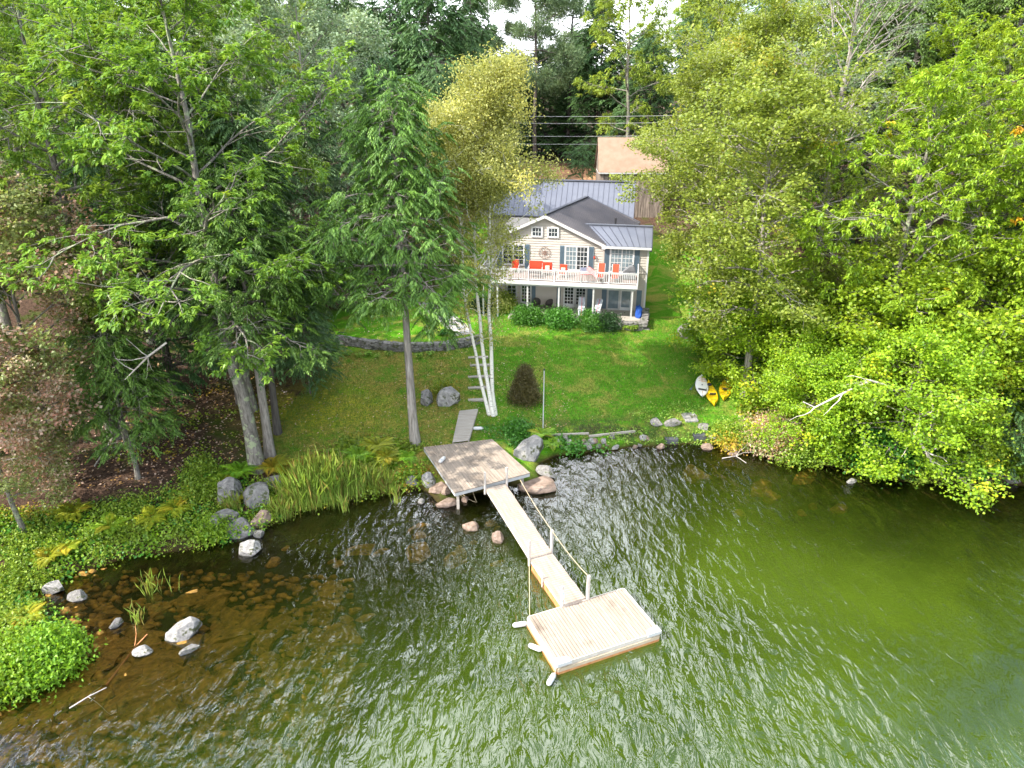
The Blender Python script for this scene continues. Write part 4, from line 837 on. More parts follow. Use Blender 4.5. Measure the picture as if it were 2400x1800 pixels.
dd = (d_ - a_); M['platwood'] = woodmat('platform planks', math.atan2(dd.y, dd.x), ((.20, .165, .13), (.37, .30, .24), (.14, .11, .085)))
bd.build('boards', M['platwood'], pf)
fr = MB(); lo_ = Vector((0, 0, PZ - .055)); lw = Vector((0, 0, PZ - .26))
for p, q in ((a_, b_), (b_, c_), (c_, d_), (d_, a_)): ins = .985; fr.bar(p * ins + (lo_ + lw) / 2, q * ins + (lo_ + lw) / 2, .05, .2)
fr.build('rim_joist', M['greytrim'], pf)
for f, g_ in ((.06, .95), (.5, .95), (.93, .93), (.06, .1), (.93, .1)):
    p = a_.lerp(b_, f).lerp(d_.lerp(c_, f), g_); zb = gz(p.x + cen[0], p.y + cen[1]) - .2; MB().box(p.x - .08, p.x + .08, p.y - .08, p.y + .08, zb, PZ - .26).build('support_post', M['grey_timber'], pf)
# ramp from the lawn
rt = G(993, 890); rt2 = G(1032, 888); q0 = at(978, 955, PZ + .06); q1 = at(1012, 951, PZ + .06)
c0 = Vector(((rt.x + rt2.x) / 2, (rt.y + rt2.y) / 2, 0)); rz_ = max(rt.z, rt2.z) + .1; RA = [Vector((rt.x, rt.y, rz_)), Vector((rt2.x, rt2.y, rz_)), Vector(q1), Vector(q0)]; cr_ = sum(RA, Vector()) / 4
re = empty('wooden_ramp', (cr_.x, cr_.y, 0), 0, 'narrow grey boardwalk ramp leading from the lawn to the platform', 'ramp'); rb_ = MB(); n = 34
sub = lambda v: Vector((v.x - cr_.x, v.y - cr_.y, v.z)); RA = [sub(v) for v in RA]
for i in range(n):
    f0, f1 = i / n, (i + .9) / n; t = Vector((0, 0, -.035)); q = [RA[0].lerp(RA[3], f0), RA[1].lerp(RA[2], f0), RA[1].lerp(RA[2], f1), RA[0].lerp(RA[3], f1)]; rb_.prism([v + t for v in q][::-1], q[::-1])
rb_.build('boards', M['grey_timber'], re)
for k in (0, 1): A_, B_ = (RA[0], RA[3]) if k == 0 else (RA[1], RA[2]); MB().bar(A_ + Vector((0, 0, -.12)), B_ + Vector((0, 0, -.12)), .06, .16).build('stringer', M['grey_timber'], re)
# raft
RZ = .55
rc = [np.array(at(*S(*q), RZ)) for q in ((1241.5, 1442.8), (1458.2, 1381.2), (1547.9, 1474.6), (1303.1, 1558.7))]
rcen, rang, rW, rL = frame_of(*rc); print('raft', rcen, math.degrees(rang), rW, rL)
raft = empty('swim_raft', (rcen[0], rcen[1], 0), rang, 'bleached wooden floating raft with white corner bumpers at the end of the gangway', 'raft')
hw, hl = rW / 2, rL / 2; bd = MB(); nb = 32
for i in range(nb): x = -hw + i * rW / nb; bd.box(x, x + rW / nb - .022, -hl, hl, RZ - .04, RZ + .003 * (i % 3))
M['raftwood'] = woodmat('raft planks', rang + pi / 2, ((.25, .195, .15), (.385, .32, .26), (.15, .115, .085)))
bd.build('boards', M['raftwood'], raft)
fr = MB()
for x0, x1, y0, y1 in ((-hw, hw, -hl - .045, -hl - .003), (-hw, hw, hl + .003, hl + .045), (-hw - .045, -hw - .003, -hl, hl), (hw + .003, hw + .045, -hl, hl)): fr.box(x0, x1, y0, y1, RZ - .22, RZ - .01)
fr.build('rim_board', M['woodside'], raft)
fr = MB()
for x0, x1, y0, y1 in ((-hw, hw, -hl - .075, -hl - .02), (-hw, hw, hl + .02, hl + .075), (-hw - .075, -hw - .02, -hl, hl), (hw + .02, hw + .075, -hl, hl)): fr.box(x0, x1, y0, y1, RZ - .42, RZ - .25)
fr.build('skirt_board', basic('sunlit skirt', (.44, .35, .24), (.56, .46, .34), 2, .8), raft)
fr = MB()
for x0, x1, y0, y1 in ((-hw, hw, -hl - .07, -hl - .015), (-hw, hw, hl + .015, hl + .07), (-hw - .07, -hw - .015, -hl, hl), (hw + .015, hw + .07, -hl, hl)): fr.box(x0, x1, y0, y1, -.15, RZ - .43)
fr.build('waterline_board', M['rust'], raft)
MB().box(-hw + .02, hw - .02, -hl + .02, hl - .02, -.3, RZ - .05).build('float', M['darkgrey'], raft)
M['vinyl'] = basic('white vinyl', (.55, .55, .55), None, rough=.4)
for sx, sy in ((-1, -1), (1, -1)):
    e_ = MB(); x = sx * hw; e_.prism([(x + sx * .07, -hl - .1, RZ - .12), (x - sx * .62, -hl - .1, RZ - .12), (x - sx * .62, -hl - .08, RZ - .1), (x + sx * .07, -hl + .3, RZ - .12)][::sx], [(x + sx * .07, -hl - .1, RZ + .05), (x - sx * .62, -hl - .1, RZ + .05), (x - sx * .56, -hl + .18, RZ + .05), (x + sx * .07, -hl + .3, RZ + .05)][::sx]); e_.build('corner_bumper', M['vinyl'], raft, bevel=.04)
# gangway
g0 = (np.array(at(*S(950 + 500 * .3737, 1000 + 385 * .3737), PZ)) + np.array(at(*S(950 + 632 * .3737, 1000 + 350 * .3737), PZ))) / 2
g1 = (np.array(at(*S(950 + 795 * .3737, 1000 + 850 * .3737), .62)) + np.array(at(*S(950 + 915 * .3737, 1000 + 775 * .3737), .62))) / 2
g2 = (np.array(at(*S(950 + 995 * .3737, 1000 + 1135 * .3737), .62)) + np.array(at(*S(950 + 1140 * .3737, 1000 + 1080 * .3737), .62))) / 2
print('gang', g0, g1, g2)
M['gangwood'] = M['woodlight']
def gang(p, q, z0, z1, label, wd=1.22):
    p = Vector((p[0], p[1], z0)); q = Vector((q[0], q[1], z1)); d = q - p; rz = math.atan2(d.y, d.x); Ln = math.hypot(d.x, d.y); e = empty('gangway', (p.x, p.y, 0), rz, label, 'gangway', 'gangway sections between platform and raft')
    zf = lambda x: z0 + (z1 - z0) * x / Ln; b = MB(); n = int(Ln / .15)
    r = random.Random(4)
    for i in range(n): x0, x1 = i * Ln / n, (i + .93) * Ln / n; j = r.uniform(-.012, .012); b.prism([(x0, -wd / 2 + j, zf(x0) - .04), (x1, -wd / 2 + j, zf(x1) - .04), (x1, wd / 2 + j, zf(x1) - .04), (x0, wd / 2 + j, zf(x0) - .04)], [(x0, -wd / 2 + j, zf(x0)), (x1, -wd / 2 + j, zf(x1)), (x1, wd / 2 + j, zf(x1)), (x0, wd / 2 + j, zf(x0))])
    b.build('boards', M['gangwood'], e)
    for s in (-1, 1):
        MB().bar((0, s * (wd / 2 - .05), z0 - .15), (Ln, s * (wd / 2 - .05), z1 - .15), .06, .2).build('side_beam', M['woodside'], e)
        if z1 == z0: MB().box(.1, Ln - .05, s * (wd / 2 - .05) - .05, s * (wd / 2 - .05) + .05, -.1, z0 - .27).build('waterline_beam', M['rust'], e)
    return e, rz, Ln
ge1, rz1, L1 = gang(g0, g1, PZ - .04, .60, 'upper gangway section sloping down from the platform')
ge2, rz2, L2 = gang(g1, g2, .595, .595, 'lower floating gangway section that ends at the raft')
M['whitewood'] = basic('white weathered post', (.42, .37, .33), (.60, .55, .50), 3, .8)
def post(par, rz, base, x, y, z0, z1, w_=.11):
    MB().box(x - w_ / 2, x + w_ / 2, y - w_ / 2, y + w_ / 2, z0, z1).build('post', M['whitewood'], par, bevel=.015)
wd = 1.22
post(ge1, 0, 0, .05, -wd / 2 - .06, .9, 2.35); post(ge1, 0, 0, .05, wd / 2 + .06, .9, 2.35)
post(ge1, 0, 0, L1 - .25, wd / 2 + .06, .2, 1.85, .13); post(ge1, 0, 0, L1 - .05, -wd / 2 - .06, .2, 1.75, .11)
post(ge2, 0, 0, L2 - .1, wd / 2 + .06, .2, 1.9, .13); post(ge2, 0, 0, L2 - .1, -wd / 2 - .04, .2, 1.75, .11)
post(ge2, 0, 0, L2 * .42, -wd / 2 - .07, .1, .85, .08)
M['rope'] = basic('tan rope', (.42, .33, .20), (.56, .46, .30), 20, .9)
def wpt(rz, p, x, y, z): return Vector((p[0] + cos(rz) * x - sin(rz) * y, p[1] + sin(rz) * x + cos(rz) * y, z))
def rope(pts, sag, label, mat='rope', r=.018, name='rope'):
    out = []; 
    for a, b in zip(pts[:-1], pts[1:]):
        for k in range(8): f = k / 8; v = Vector(a).lerp(Vector(b), f); v.z -= sag * 4 * f * (1 - f); out.append(v)
    out.append(Vector(pts[-1])); o0 = out[0].copy(); ob = MB().tube([v - o0 for v in out], r, 6).build(name, M[mat]); ob.location = o0; return tag(ob, label, 'rope')
pA = wpt(rz1, g0, .0, wd / 2 + .9, PZ + .02); pB = wpt(rz1, g0, L1 - .25, wd / 2 + .06, 1.8); pC = wpt(rz2, g1, L2 - .1, wd / 2 + .06, 1.85)
rope([pA, pB, pC], .12, 'long handrail rope strung between the posts along the right of the gangway')
rope([wpt(rz2, g1, .05, -wd / 2 - .1, .7), Vector((rc[0][0], rc[0][1], .5))], .25, 'slack yellowish rope in the water from the gangway post to the raft corner')
mo = at(1010, 1075, .1); rope([Vector(mo), Vector(at(985, 1062, .5)), Vector(at(1000, 1068, .1)), Vector(at(1030, 1085, .1)), Vector(at(1018, 1050, .4))], .1, 'coiled pale rope hanging over the rocks under the platform')
M['ribbon'] = basic('blue white ribbon', (.25, .45, .65), (.75, .8, .85), 6, .6)
rbp = wpt(rz2, g1, L2 - .1, -wd / 2 - .04, 0); rbn = MB().tube([(0.0, -.09, 1.5), (.03, -.1, 1.2), (-.03, -.09, 1.0), (.02, -.09, .7)], [.05, .07, .05, .02], 6).build('blue_ribbon', M['ribbon']); rbn.location = rbp; tag(rbn, 'blue and white cloth tied to the gangway post at the raft', 'cloth')
# fenders
def fender(p, rz, tilt, label, s=1.0):
    e = empty('boat_fender', p, rz, label, 'fender', 'white boat fenders'); e.rotation_euler = (0, tilt, rz)
    MB().lathe([(.03, -.33), (.09, -.29), (.12, -.2), (.12, .2), (.09, .29), (.03, .33)], 14).build('body', M['vinyl'], e, smooth=True)
    MB().lathe([(.02, .33), (.035, .36), (.02, .4)], 8).build('eye', M['greytrim'], e); e.scale = (s,) * 3
h90 = pi / 2
p = rc[0]; fender((p[0] - .45, p[1] - .1, .13), .2, h90, 'white fender floating at the back left corner of the raft')
p = rc[0] * .45 + rc[3] * .55; fender((p[0] - .35, p[1] + .1, .13), -.5, h90, 'white fender floating at the middle of the left side of the raft')
p = rc[3]; fender((p[0] - .2, p[1] - .35, .13), 1.1, h90, 'white fender floating at the front left corner of the raft')
p = at(955, 993, PZ + .13); fender((p[0], p[1], p[2]), 1.15, h90, 'white fender lying on the back left of the platform')
p = G(1032, 929); fender((p.x, p.y, p.z + .13), .05, h90, 'white fender lying on the grass between ramp and birch')

# ------------------------------------------------------------------ lawn things
fp = G(1173, 926); fe_ = empty('flagpole', (fp.x, fp.y, fp.z - .1), 0, 'thin bare metal flagpole near the shore right of the birch', 'pole')
MB().tube([(0, 0, 0), (.0, 0, 4.35)], [.045, .035], 10).build('pole', M['greytrim'], fe_); MB().lathe([(.02, 0), (.06, .05), (.06, .1), (.01, .15)], 10, (0, 0, 4.35)).build('finial', M['darkgrey'], fe_)
# timber steps
for i, (x0, x1, y) in enumerate([(1014, 1052, 773), (1018, 1056, 790), (1014, 1056, 815), (1014, 1052, 839), (1014, 1048, 865)]):
    a = G(x0, y); b = G(x1, y); a.z = b.z = max(a.z, b.z) + .02; c = (a + b) / 2
    o = MB().box(-(b - a).length / 2 - .1, (b - a).length / 2 + .1, -.16, .16, -.12, .05).build('timber_step', M['grey_timber'], None, bevel=.015, loc=c, rz=math.atan2(b.y - a.y, b.x - a.x))
    tag(o, ['highest timber step set in the slope by the birch', 'second timber step from the top by the birch', 'middle timber step of the five by the birch', 'second timber step from the bottom by the birch', 'lowest timber step, nearest the ramp'][i], 'step', 'timber steps')
a = G(1010, 745); rock(0, 0, .6, .35, .15, 0, 'flat stone step at the right end of the retaining wall', 'stone', 'stone_step', 4, world=(a.x + .3, a.y, a.z))
# flagstone path, each slab a thing
pl = [(945, 668), (985, 693), (1010, 722)]; pts = [G(x, y) for x, y in [(925, 655), (945, 672), (968, 690), (992, 712), (1003, 724)]]; rp_ = random.Random(8); ni = 0
for a, b in zip(pts[:-1], pts[1:]):
    d = b - a; n = max(1, int(d.length / .62)); nn = Vector((-d.y, d.x, 0)).normalized()
    for k in range(n):
        for s in (-1, 0, 1):
            c = a + d * ((k + .5) / n) + nn * (s * .55 + rp_.uniform(-.05, .05)); m = MB(); na = 6; R0 = rp_.uniform(.26, .33); an = sorted(rp_.uniform(0, .6) + q * 2 * pi / na for q in range(na)); ring = [(R0 * cos(t), R0 * sin(t)) for t in an]
            zc = gz(c.x, c.y); m.prism([(x, y, -.05) for x, y in ring], [(x, y, .045) for x, y in ring]); redd = rp_.random() < .14
            o = m.build('flagstone', M['redstone' if redd else 'slate']); o.location = (c.x, c.y, zc)
            tag(o, ('reddish ' if redd else 'grey ') + ['right', 'middle', 'left'][s + 1] + ' slab in the ' + ORD[ni // 3] + ' row of the garden path, counted from its far end', 'paving stone', 'flagstones of the garden path'); ni += 1
        
# bordering edge stones skipped: path strip below the slabs
pm = MB()
for a, b in zip(pts[:-1], pts[1:]):
    d = (b - a); nn = Vector((-d.y, d.x, 0)).normalized() * .95; z = Vector((0, 0, .035)); q = [a - nn, b - nn, b + nn, a + nn]; q = [Vector((v.x, v.y, gz(v.x, v.y))) for v in q]; pm.poly([v + z for v in q])
tag(pm.build('garden_path', M['concrete']), kind='structure')
a = G(1488, 898); st = MB().box(-.5, .5, -.35, .35, -.1, .08).box(-.45, .45, -.75, -.37, -.15, .0).build('stone_step', M['palestone'], None, bevel=.03, loc=(a.x, a.y, a.z), rz=.1); tag(st, 'pale squared stone step at the shore left of the kayaks', 'step')
for i, (x, y) in enumerate([(1450, 953), (1510, 945)]):
    a = G(x, y); a.z = max(a.z, .12); o = MB().box(-.42, .42, -.2, .2, -.25, .22).box(-.42, -.3, -.22, .22, .2, .25).box(.3, .42, -.22, .22, .2, .25).build('dark_block', basic('charcoal block %d' % i, (.045, .05, .055), (.09, .095, .10), 3, .9, .5), None, bevel=.02, loc=a, rz=.1)
    tag(o, ['dark block at the waterline, left of the other', 'dark block right below the stone step, further from the water'][i], 'block')
for i, (x0, y0, x1, y1) in enumerate([(1178, 942, 1272, 938), (1272, 944, 1372, 933)]):
    a = G(x0, y0); b = G(x1, y1); c = (a + b) / 2; o = MB().bar(a - c + Vector((0, 0, .05)), b - c + Vector((0, 0, .05)), .14, .14).build('edging_timber', M['grey_timber']); o.location = c
    tag(o, ['left landscape timber lying along the shore, starting at the flagpole', 'right landscape timber lying along the shore towards the kayaks'][i], 'timber', 'shore edging timbers')
a = G(955, 697 + 15); a = G(948, 724); sb = empty('yard_sign', (a.x - .9, a.y, gz(a.x - .9, a.y)), 0, 'tiny white sign on a stake beside the hosta above the wall', 'sign'); MB().box(-.16, .16, -.01, .01, .18, .42).build('panel', M['vinyl'], sb); MB().tube([(0, .015, 0), (0, .015, .2)], .012, 6).build('stake', M['darkgrey'], sb)
# kayaks and board
M['yellow'] = basic('yellow plastic', (.60, .40, .008), (.66, .46, .012), 2, .4); M['boardwhite'] = basic('white board', (.80, .79, .77), None, rough=.35)
def hull(L_, W_, H_, n=22, k=12, dish=.35, point=.75):
    V, Q = [], []
    for i in range(n):
        t = i / (n - 1); x = (t - .5) * L_; wv = W_ / 2 * max(.02, sin(pi * t)) ** point; hv = H_ * (.75 + .55 * abs(2 * t - 1) ** 2.5)
        for j in range(k):
            a = 2 * pi * j / k; y = cos(a) * wv; z = sin(a); 
            z = hv * (.5 + .5 * z) if z > 0 else hv * .5 * (1 + z * .98)
            if sin(a) > .45 and .14 < t < .86: z -= dish * H_ * (sin(a) - .45) / .55
            V.append((x, y, z))
    for i in range(n - 1):
        for j in range(k): Q.append((i * k + j, (i + 1) * k + j, (i + 1) * k + (j + 1) % k, i * k + (j + 1) % k))
    return V, Q
def kayak(p, rz, tilt, label, seat=True):
    e = empty('kayak', p, rz, label, 'kayak', 'yellow sit on top kayaks'); e.rotation_euler = (0, tilt, rz); V, Q = hull(3.1, .92, .34)
    link('hull', np_mesh('hull', V, Q, 4, M['yellow'], None, True), e)
    MB().box(-.28, .22, -.24, .24, .20, .25).build('seat', M['yellow'], e, bevel=.03); MB().bar((-.36, 0, .24), (-.52, 0, .52), .44, .05).build('backrest', M['darkgrey'], e, bevel=.015)
    MB().lathe([(.2, .30), (.21, .33), (.12, .36)], 16, (1.02, 0, 0), 1, .8).build('hatch_cover', M['darkgrey'], e)
    for s in (-1, 1): MB().tube([(.2, s * .3, .29), (.35, s * .33, .33), (.5, s * .3, .3)], .015, 6).build('carry_handle', M['darkgrey'], e)
    for x in (-1.0, .55): MB().tube([(x, -.2, .26), (x + .05, 0, .29), (x, .2, .26)], .012, 6).build('strap', M['darkgrey'], e)
def along(px0, py0, px1, py1): a = G(px0, py0); b = G(px1, py1); d = b - a; return (a + b) / 2, math.atan2(d.y, d.x), -math.atan2(d.z, math.hypot(d.x, d.y)), d.length
z4 = lambda x, y: ((1250 + x * .29385) / D, (750 + y * .29385) / D)
def place(px0, py0, px1, py1, lift): c, rz, tl, Ln = along(px0, py0, px1, py1); return (c.x, c.y, c.z + lift), rz, tl, Ln
c, rz, tl, Ln = place(*z4(1512, 700), *z4(1548, 440), .02); print('kayak len', Ln); ks = Ln / 3.1; kayak(c, rz, tl, 'yellow kayak lying upright on the grass, the right one of the two')
c, rz, tl, Ln = place(*z4(1452, 722), *z4(1385, 490), .02); kayak(c, rz, tl, 'yellow kayak partly covered by the white paddle board')
c, rz, tl, Ln = place(*z4(1345, 680), *z4(1335, 445), .30)
e = empty('paddle_board', c, rz, 'white paddle board resting on the left yellow kayak', 'paddle board'); e.rotation_euler = (.12, tl, rz); V, Q = hull(3.0, .98, .13, dish=0, point=.62)
link('board', np_mesh('board', V, Q, 4, M['boardwhite'], None, True), e); MB().box(-.75, -.55, -.30, .30, .128, .14).build('deck_pad', M['darkgrey'], e)
st_ = MB(); st_.box(.45, 1.25, -.015, .015, .128, .137)
for x in (.55, .8, 1.05): st_.box(x, x + .03, -.25, .25, .128, .139)
st_.box(-1.2, -.85, -.012, .012, .128, .137); st_.build('stripes', M['rust'], e); MB().lathe([(.05, .13), (.05, .16), (.02, .17)], 12).build('valve', M['darkgrey'], e)
a = G(*z4(1265, 545)); b = G(*z4(1300, 480)); d = b - a; pe_ = empty('paddle', (a.x, a.y, a.z + .08), math.atan2(d.y, d.x), 'dark paddle lying on the grass left of the white board', 'paddle'); MB().tube([(0, 0, 0), (1.7, 0, .1)], .016, 8).build('shaft', M['shutter'], pe_); MB().prism([(-.45, -.07, -.01), (-.02, -.03, -.01), (-.02, .03, -.01), (-.45, .09, -.01)], [(-.45, -.07, .01), (-.02, -.03, .01), (-.02, .03, .01), (-.45, .09, .01)]).build('blade', M['shutter'], pe_)

# ------------------------------------------------------------------ plants
def bush(px, py, rx, rz_, label, mat='shrub', seed=0, n=260, kind='small', shape='dome', name='shrub', cat='shrub', world=None, sz=1.1, group=None, k=None):
    r = np.random.RandomState(seed + 40); p = Vector(world) if world else G(px, py); d = rnd_unit(r, n); d[:, 2] = np.abs(d[:, 2]); f = r.uniform(.72, 1, (n, 1)); P = d * f
    if shape == 'cone': P = np.stack([d[:, 0] * (1 - (t := r.rand(n)) ** 1.3) * .95, d[:, 1] * (1 - t ** 1.3) * .95, t], 1)
    if shape == 'box': P = np.sign(P) * np.abs(P) ** .6
    if shape == 'dome': P = P * (1 + .32 * wnoise(P[:, 0] * 2 + P[:, 2], P[:, 1] * 2 - P[:, 2], 1.4, seed))[:, None]
    P = P * np.array([rx, rx, rz_]) + r.normal(0, .05, (n, 3)); Dd = d + np.array([0, 0, .3]); V, Fc, A = clumps(r, kind, P, Dd, seed, k, sz)
    e = empty(name, (p.x, p.y, p.z - .05), 0, label, cat, group); link('foliage', np_mesh('foliage', V, Fc, 3, M[mat], A), e)
    st = [(np.zeros(3), q * .8) for q in P[:14]]; tv, tf = tubes([a for a, b in st], [b for a, b in st], [.03] * 14, [.008] * 14, 4); link('stems', np_mesh('stems', tv, tf, 4, M['bark']), e); return e
bush(1140, 694, .95, .95, 'clipped round green shrub, left one of the two in front of the patio', seed=1, n=330, shape='box', sz=1.3)
bush(1208, 700, 1.0, .98, 'clipped round green shrub, middle one of the patio row', seed=2, n=330, shape='box', sz=1.3)
bush(1273, 692, .6, .8, 'small green shrub with a twiggy bare patch in the patio row', seed=3, n=150, sz=1.2)
bush(1278, 710, .8, .7, 'low green shrub in front of the twiggy one', seed=4, n=200, sz=1.3)
bush(1314, 705, .95, .95, 'dark green shrub by the right patio post', 'darkshrub', seed=5, n=260, sz=1.2)
bush(1086, 668, 1.2, 1.5, 'loose yellowish shrub behind the birch stems', 'cherry', seed=6, n=200, sz=1.3)
bush(1040, 668, 1.0, .8, 'dark shrub at the left corner of the house', 'darkshrub', seed=7, n=220, sz=1.3)
bush(1133, 864, 1.15, 2.5, 'brownish cone shaped clipped evergreen on the lawn', 'cone', 8, 1500, 'small', 'cone', sz=.75, k=16, name='conifer_shrub')
bush(1530, 735, 1.2, 1.2, 'green shrub right beside the round lawn boulder', seed=9, n=240, sz=1.4)
bush(1555, 760, 1.3, 1.0, 'yellow green shrub below the round lawn boulder', 'cover', seed=10, n=240, sz=1.4)
bush(1665, 950, 2.1, 1.2, 'wide bush with red brown leaves on the right bank', 'redmaple', seed=11, n=560, sz=1.3)
bush(1590, 945, 1.4, .8, 'yellow green bush between the kayaks and the red leaved bush', 'cover', seed=12, n=280, sz=1.3)
bush(1720, 975, 1.6, .8, 'green bush at the waterline right of the red leaved bush', 'cover', seed=13, n=280, sz=1.4)
bush(1900, 985, 2.4, 2.0, 'dark bush in the shade under the overhanging maple', 'shrub', seed=14, n=360, sz=1.6)
bush(2080, 985, 2.4, 2.4, 'green bush on the bank near the right edge', 'shrub', seed=15, n=360, sz=1.6)
bush(100, 1432, 1.35, 1.2, 'bright yellow green shrub overhanging the shallows at the lower left', 'greenfern', seed=16, n=420, sz=1.3)
bush(20, 1445, 1.5, 1.1, 'bright green shrub cut by the lower left edge', 'greenfern', seed=17, n=340, sz=1.3)
bush(460, 1150, .75, .75, 'lime green round fern bush at the waterline stones', 'greenfern', seed=18, n=170, sz=1.1)
bush(1120, 935, .7, .7, 'dark leafy plant between the ramp and the white boulder', 'shrub', seed=19, n=110, sz=1.2)
bush(958, 850, .5, 1.0, 'yellowish plant growing behind the pointed boulder', 'cover', seed=20, n=90, sz=1.1)
bush(1165, 640, .6, .5, 'small plant at the foot of the patio wall', 'shrub', seed=21, n=60)
def hosta(px, py, r0, label, mat='hosta', seed=0, n=90, group=None):
    r = np.random.RandomState(seed + 70); p = G(px, py); a = r.uniform(0, 6.28, n); rad = np.sqrt(r.rand(n)) * r0 * .5; B = np.stack([np.cos(a) * rad, np.sin(a) * rad, r.uniform(.12, .35, n)], 1); d = np.stack([np.cos(a), np.sin(a), r.uniform(0, .5, n)], 1)
    A = r.rand(n, 3); V, Fc, A = leaves(B, d, np.array([0, 0, 1.]) + r.normal(0, .2, (n, 3)), r.uniform(.3, .45, n) * r0 / .6, r.uniform(.14, .2, n) * r0 / .6, .35, A)
    e = empty('hosta', (p.x, p.y, p.z), 0, label, 'plant', group); link('leaves', np_mesh('leaves', V, Fc, 3, M[mat], A), e)
    tv, tf = tubes(B * np.array([.2, .2, 0]), B, [.012] * n, [.008] * n, 4); link('stems', np_mesh('stems', tv, tf, 4, M[mat]), e)
hosta(1362, 708, .85, 'bright lime hosta below the patio stone wall', seed=1, n=120)
hosta(962, 722, .55, 'green hosta above the retaining wall beside the path', 'shrub', 2, 80)
for i, x in enumerate((752, 775, 795, 815, 840, 905, 930)): hosta(x, 768 + (i % 2) * 4, .36, ORD[i] + ' yellow green tuft from the left along the foot of the retaining wall', 'hosta', 3 + i, 36, 'tufts along the retaining wall')
def fern(px, py, R_, label, mat='fern', seed=0, n=15, z=None):
    r = np.random.RandomState(seed + 90); p = G(px, py); Bs, Ds, Ns, Ls, Ws = [], [], [], [], []
    for i in range(n):
        a = i * 2.4 + r.normal(0, .2); L_ = R_ * r.uniform(.75, 1.15); el = r.uniform(.5, 1.2); k = 19
        for j in range(k):
            t = (j + 1) / k; x = L_ * t * cos(el * (1 - t * .5)); z_ = L_ * (sin(el) * t - .62 * t * t); c = np.array([x * cos(a), x * sin(a), z_ + .3]); s_ = np.array([-sin(a), cos(a), 0]); f = np.array([cos(a), sin(a), -.3 * t])
            for sd in (-1, 1): Bs.append(c); Ds.append(s_ * sd + f * .45); Ns.append([0, 0, 1]); Ls.append(L_ * .27 * sin(pi * min(1, .15 + t * .85)) + .03); Ws.append(L_ * .055)
    N_ = len(Bs); A = np.stack([r.rand(N_), np.repeat(r.rand(n), N_ // n), np.repeat(r.rand(n), N_ // n)], 1); V, Fc, A = leaves(np.array(Bs), np.array(Ds), np.array(Ns, float), np.array(Ls), np.array(Ws), .12, A)
    e = empty('fern', (p.x, p.y, p.z), 0, label, 'fern'); link('fronds', np_mesh('fronds', V, Fc, 3, M[mat], A), e)
for i, (x, y, R_, lab, mt) in enumerate([(592, 1022, 1.25, 'large yellow fern at the foot of the leaning oak, right side', 'fern'), (520, 1030, 1.25, 'yellow green fern at the foot of the leaning oak, left side', 'greenfern'), (478, 1052, .9, 'fern in front of the rounded mossy boulder', 'greenfern'), (505, 1092, .8, 'yellowing fern with orange tips on the mossy boulders', 'fern'),
    (815, 975, 1.3, 'biggest bright yellow fern in the plants left of the platform', 'fern'), (775, 995, 1.1, 'yellow fern left of the biggest one near the platform', 'greenfern'), (835, 1000, 1.1, 'yellow green fern below the biggest one near the platform', 'fern'), (880, 1000, .8, 'small fern beside the hemlock trunk by the platform', 'greenfern'),
    (1168, 948, 1.0, 'lime yellow fern behind the big white boulder', 'greenfern'), (1192, 968, .7, 'small lime fern right of the big white boulder', 'greenfern'), (150, 1195, .9, 'yellow fern on the left bank above the pale mossy boulder', 'fern'), (110, 1215, .9, 'yellow orange fern left of the other bank fern', 'fern'), (160, 1120, 1.2, 'rusty fern in the ground cover on the left bank', 'fern'),
    (330, 1130, 1.1, 'rusty yellow fern below the slim pale trunk', 'fern'), (380, 1110, 1.0, 'orange tinged fern in the middle of the left bank', 'fern'), (60, 1345, .9, 'orange yellow fern at the left edge over dark water', 'fern'), (240, 1150, 1.1, 'green fern at the top of the left bank', 'greenfern')]): fern(x, y, R_ * 1.05, lab, mt, i, 18)
# reeds
def reeds(px, py, n, spread, h, label, seed, z=None):
    r = np.random.RandomState(seed + 130); py += 10; n = int(n * 2.0); p = at(px, py, 0) if z is None else at(px, py, z); B = np.stack([r.normal(0, spread, n), r.normal(0, spread * .55, n), np.zeros(n) - .1], 1); d = np.stack([r.normal(0, .13, n), r.normal(0, .13, n), np.ones(n)], 1); Lh_ = 1.2 * h * r.uniform(.6, 1.15, n)
    A = np.stack([r.rand(n), r.rand(n), r.rand(n)], 1); B2 = B + d * (Lh_ * .55)[:, None]; V1, F1, A1 = leaves(B, d, rnd_unit(r, n), Lh_ * .75, np.full(n, .04), 0, A); d2 = d + np.stack([r.normal(0, .25, n), r.normal(0, .25, n), np.zeros(n)], 1); V2, F2, A2 = leaves(B2, d2, rnd_unit(r, n), Lh_ * .55, np.full(n, .04), .15, A)
    e = empty('reed_clump', (p[0], p[1], max(0, gz(p[0], p[1]))), 0, label, 'reeds', 'reeds along the shore left of the platform'); link('blades', np_mesh('blades', np.vstack([V1, V2]), np.vstack([F1, F2 + len(V1)]), 3, M['reed'], np.vstack([A1, A2])), e)
